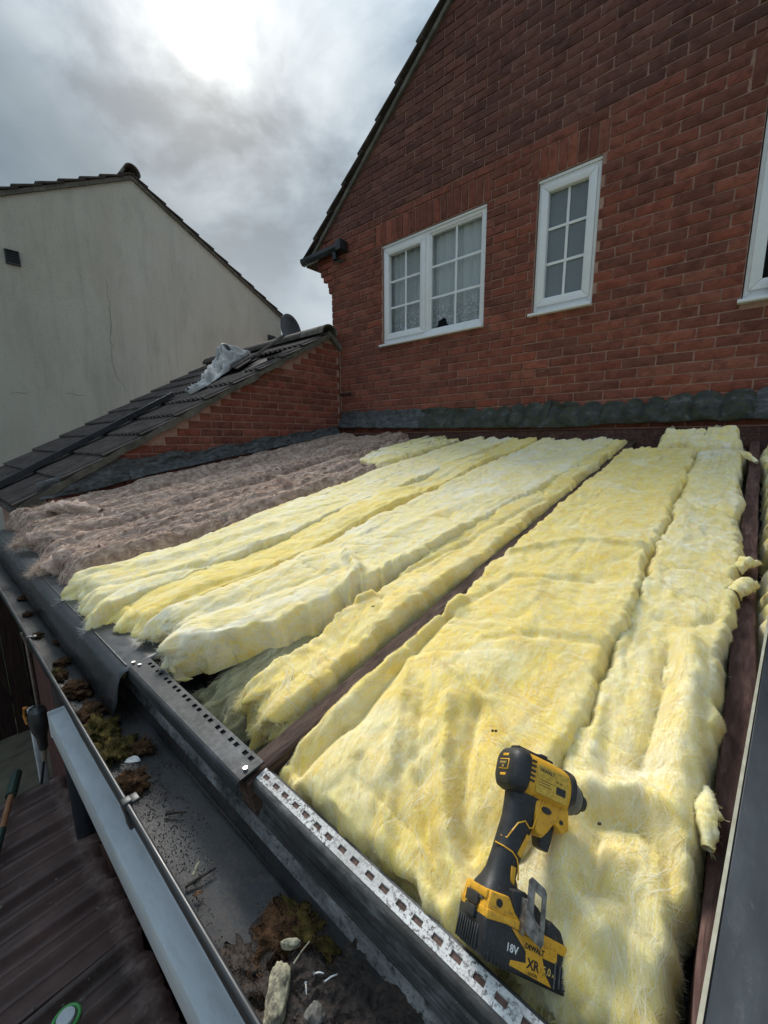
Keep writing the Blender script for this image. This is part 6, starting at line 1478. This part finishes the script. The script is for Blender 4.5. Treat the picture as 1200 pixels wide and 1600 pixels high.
    P(MB().box((bx-9, by+30, -16), (bx-3, by+42, 12)), 'release_button', DB, bat, bevel=2.0); P(MB().box((bx-8, by+43, -18), (bx-2.5, by+55, 14)), 'gauge_panel', TXB, bat, bevel=0.8)
    def text(s_, size, x, y, z, mat, par, rear=False, bold=0.0):
        cu = bpy.data.curves.new('lettering', 'FONT'); cu.body = s_; cu.size = size; cu.extrude = 0.15; cu.offset = bold; cu.resolution_u = 2
        tmp = bpy.data.objects.new('tmp', cu); C.objects.link(tmp); dg = bpy.context.evaluated_depsgraph_get(); me = bpy.data.meshes.new_from_object(tmp.evaluated_get(dg)); bpy.data.objects.remove(tmp)
        o = bpy.data.objects.new('lettering', me); C.objects.link(o); o.parent = par; me.materials.clear(); me.materials.append(mat)
        if rear: o.matrix_local = Matrix(((0, 0, -1, x), (0, 1, 0, y), (1, 0, 0, z), (0, 0, 0, 1)))
        else: o.location = (x, y, z)
        return o
    text('18V', 10.5, bx+27, by+17.5, 37.25, TXW, bat, bold=0.22)
    text('DEWALT', 6.6, bx+52, by+27.2, 38.1, TXB, bat, bold=0.25)
    text('XR', 12.5, bx+57, by+11, 38.1, TXB, bat, bold=0.35); text('LI-ION', 4.2, bx+60, by+5.6, 38.1, TXB, bat, bold=0.05)
    text('5.0', 9.5, bx+79, by+12, 37.25, TXY, bat, bold=0.15); text('Ah', 4.5, bx+92.3, by+12, 37.25, TXY, bat, bold=0.05)
    text('DEWALT', 4.6, -5.75, 1.5, -10.6, TXY, cap, rear=True, bold=0.05)
    text('XR', 5.2, -5.75, -3.6, -4.0, TXY, cap, rear=True, bold=0.0)
    text('DEWALT', 6.2, 36, 8.5, 33.3, TXB, root, bold=0.2); text('18V XR', 3.6, 64, 2.2, 33.3, TXB, root)
    for q, (xa, xb) in enumerate(((36, 60), (36, 55), (36, 58))): P(MB().box((xa, -3-q*3.4, 33.15), (xb, -2.2-q*3.4, 33.35)), 'label_line', TXB)
    P(MB().box((66, -12, 33.15), (82, -2, 33.35)), 'label_panel', TXB)
    # belt clip: bent steel plate with a slot
    cl = MB(); zc = 45.0
    prof = [(36, -118), (56, -124), (59, -128), (59, -176), (56, -181), (36, -174), (32, -170), (32, -122)]
    hole = [(42, -131), (53, -134), (53, -166), (47, -161), (42, -152)]
    def ringplate(o_, h_, z0, z1):
        bm = bmesh.new()
        from mathutils.geometry import tessellate_polygon
        pts = o_+h_; tri = tessellate_polygon([[Vector((x, y, 0)) for x, y in o_], [Vector((x, y, 0)) for x, y in h_]])
        V = [(x, y, z0) for x, y in pts]+[(x, y, z1) for x, y in pts]; n = len(pts); F = [t for t in tri]+[tuple(i+n for i in t[::-1]) for t in tri]
        m_ = len(o_)
        for i in range(m_): F.append((i, (i+1) % m_, n+(i+1) % m_, n+i))
        for i in range(len(h_)): a_, b_ = m_+i, m_+(i+1) % len(h_); F.append((a_, b_, n+b_, n+a_))
        bm.free(); return V, F
    V, F = ringplate(prof, hole, zc, zc+1.8)
    V = [(x, y, z + max(0, (-130-y))*0.06) for x, y, z in V]
    clip = P(MB().add(V, F), 'belt_clip', CLIPM)
    P(MB().prism([(31.5, -142), (33.2, -142), (33.2, -177), (31.5, -177)][::-1], lambda p_, t: (p_[0], p_[1], t), 35, 47.5), 'clip_flange', CLIPM, clip, bevel=0.3, seg=1)
    P(MB().prism([(46, -158), (52, -162), (50, -172), (44, -168)][::-1], lambda p_, t: (p_[0], p_[1], t), 46, 49.6), 'clip_tongue', CLIPM, clip, bevel=0.4, seg=1)
    return root
driver()
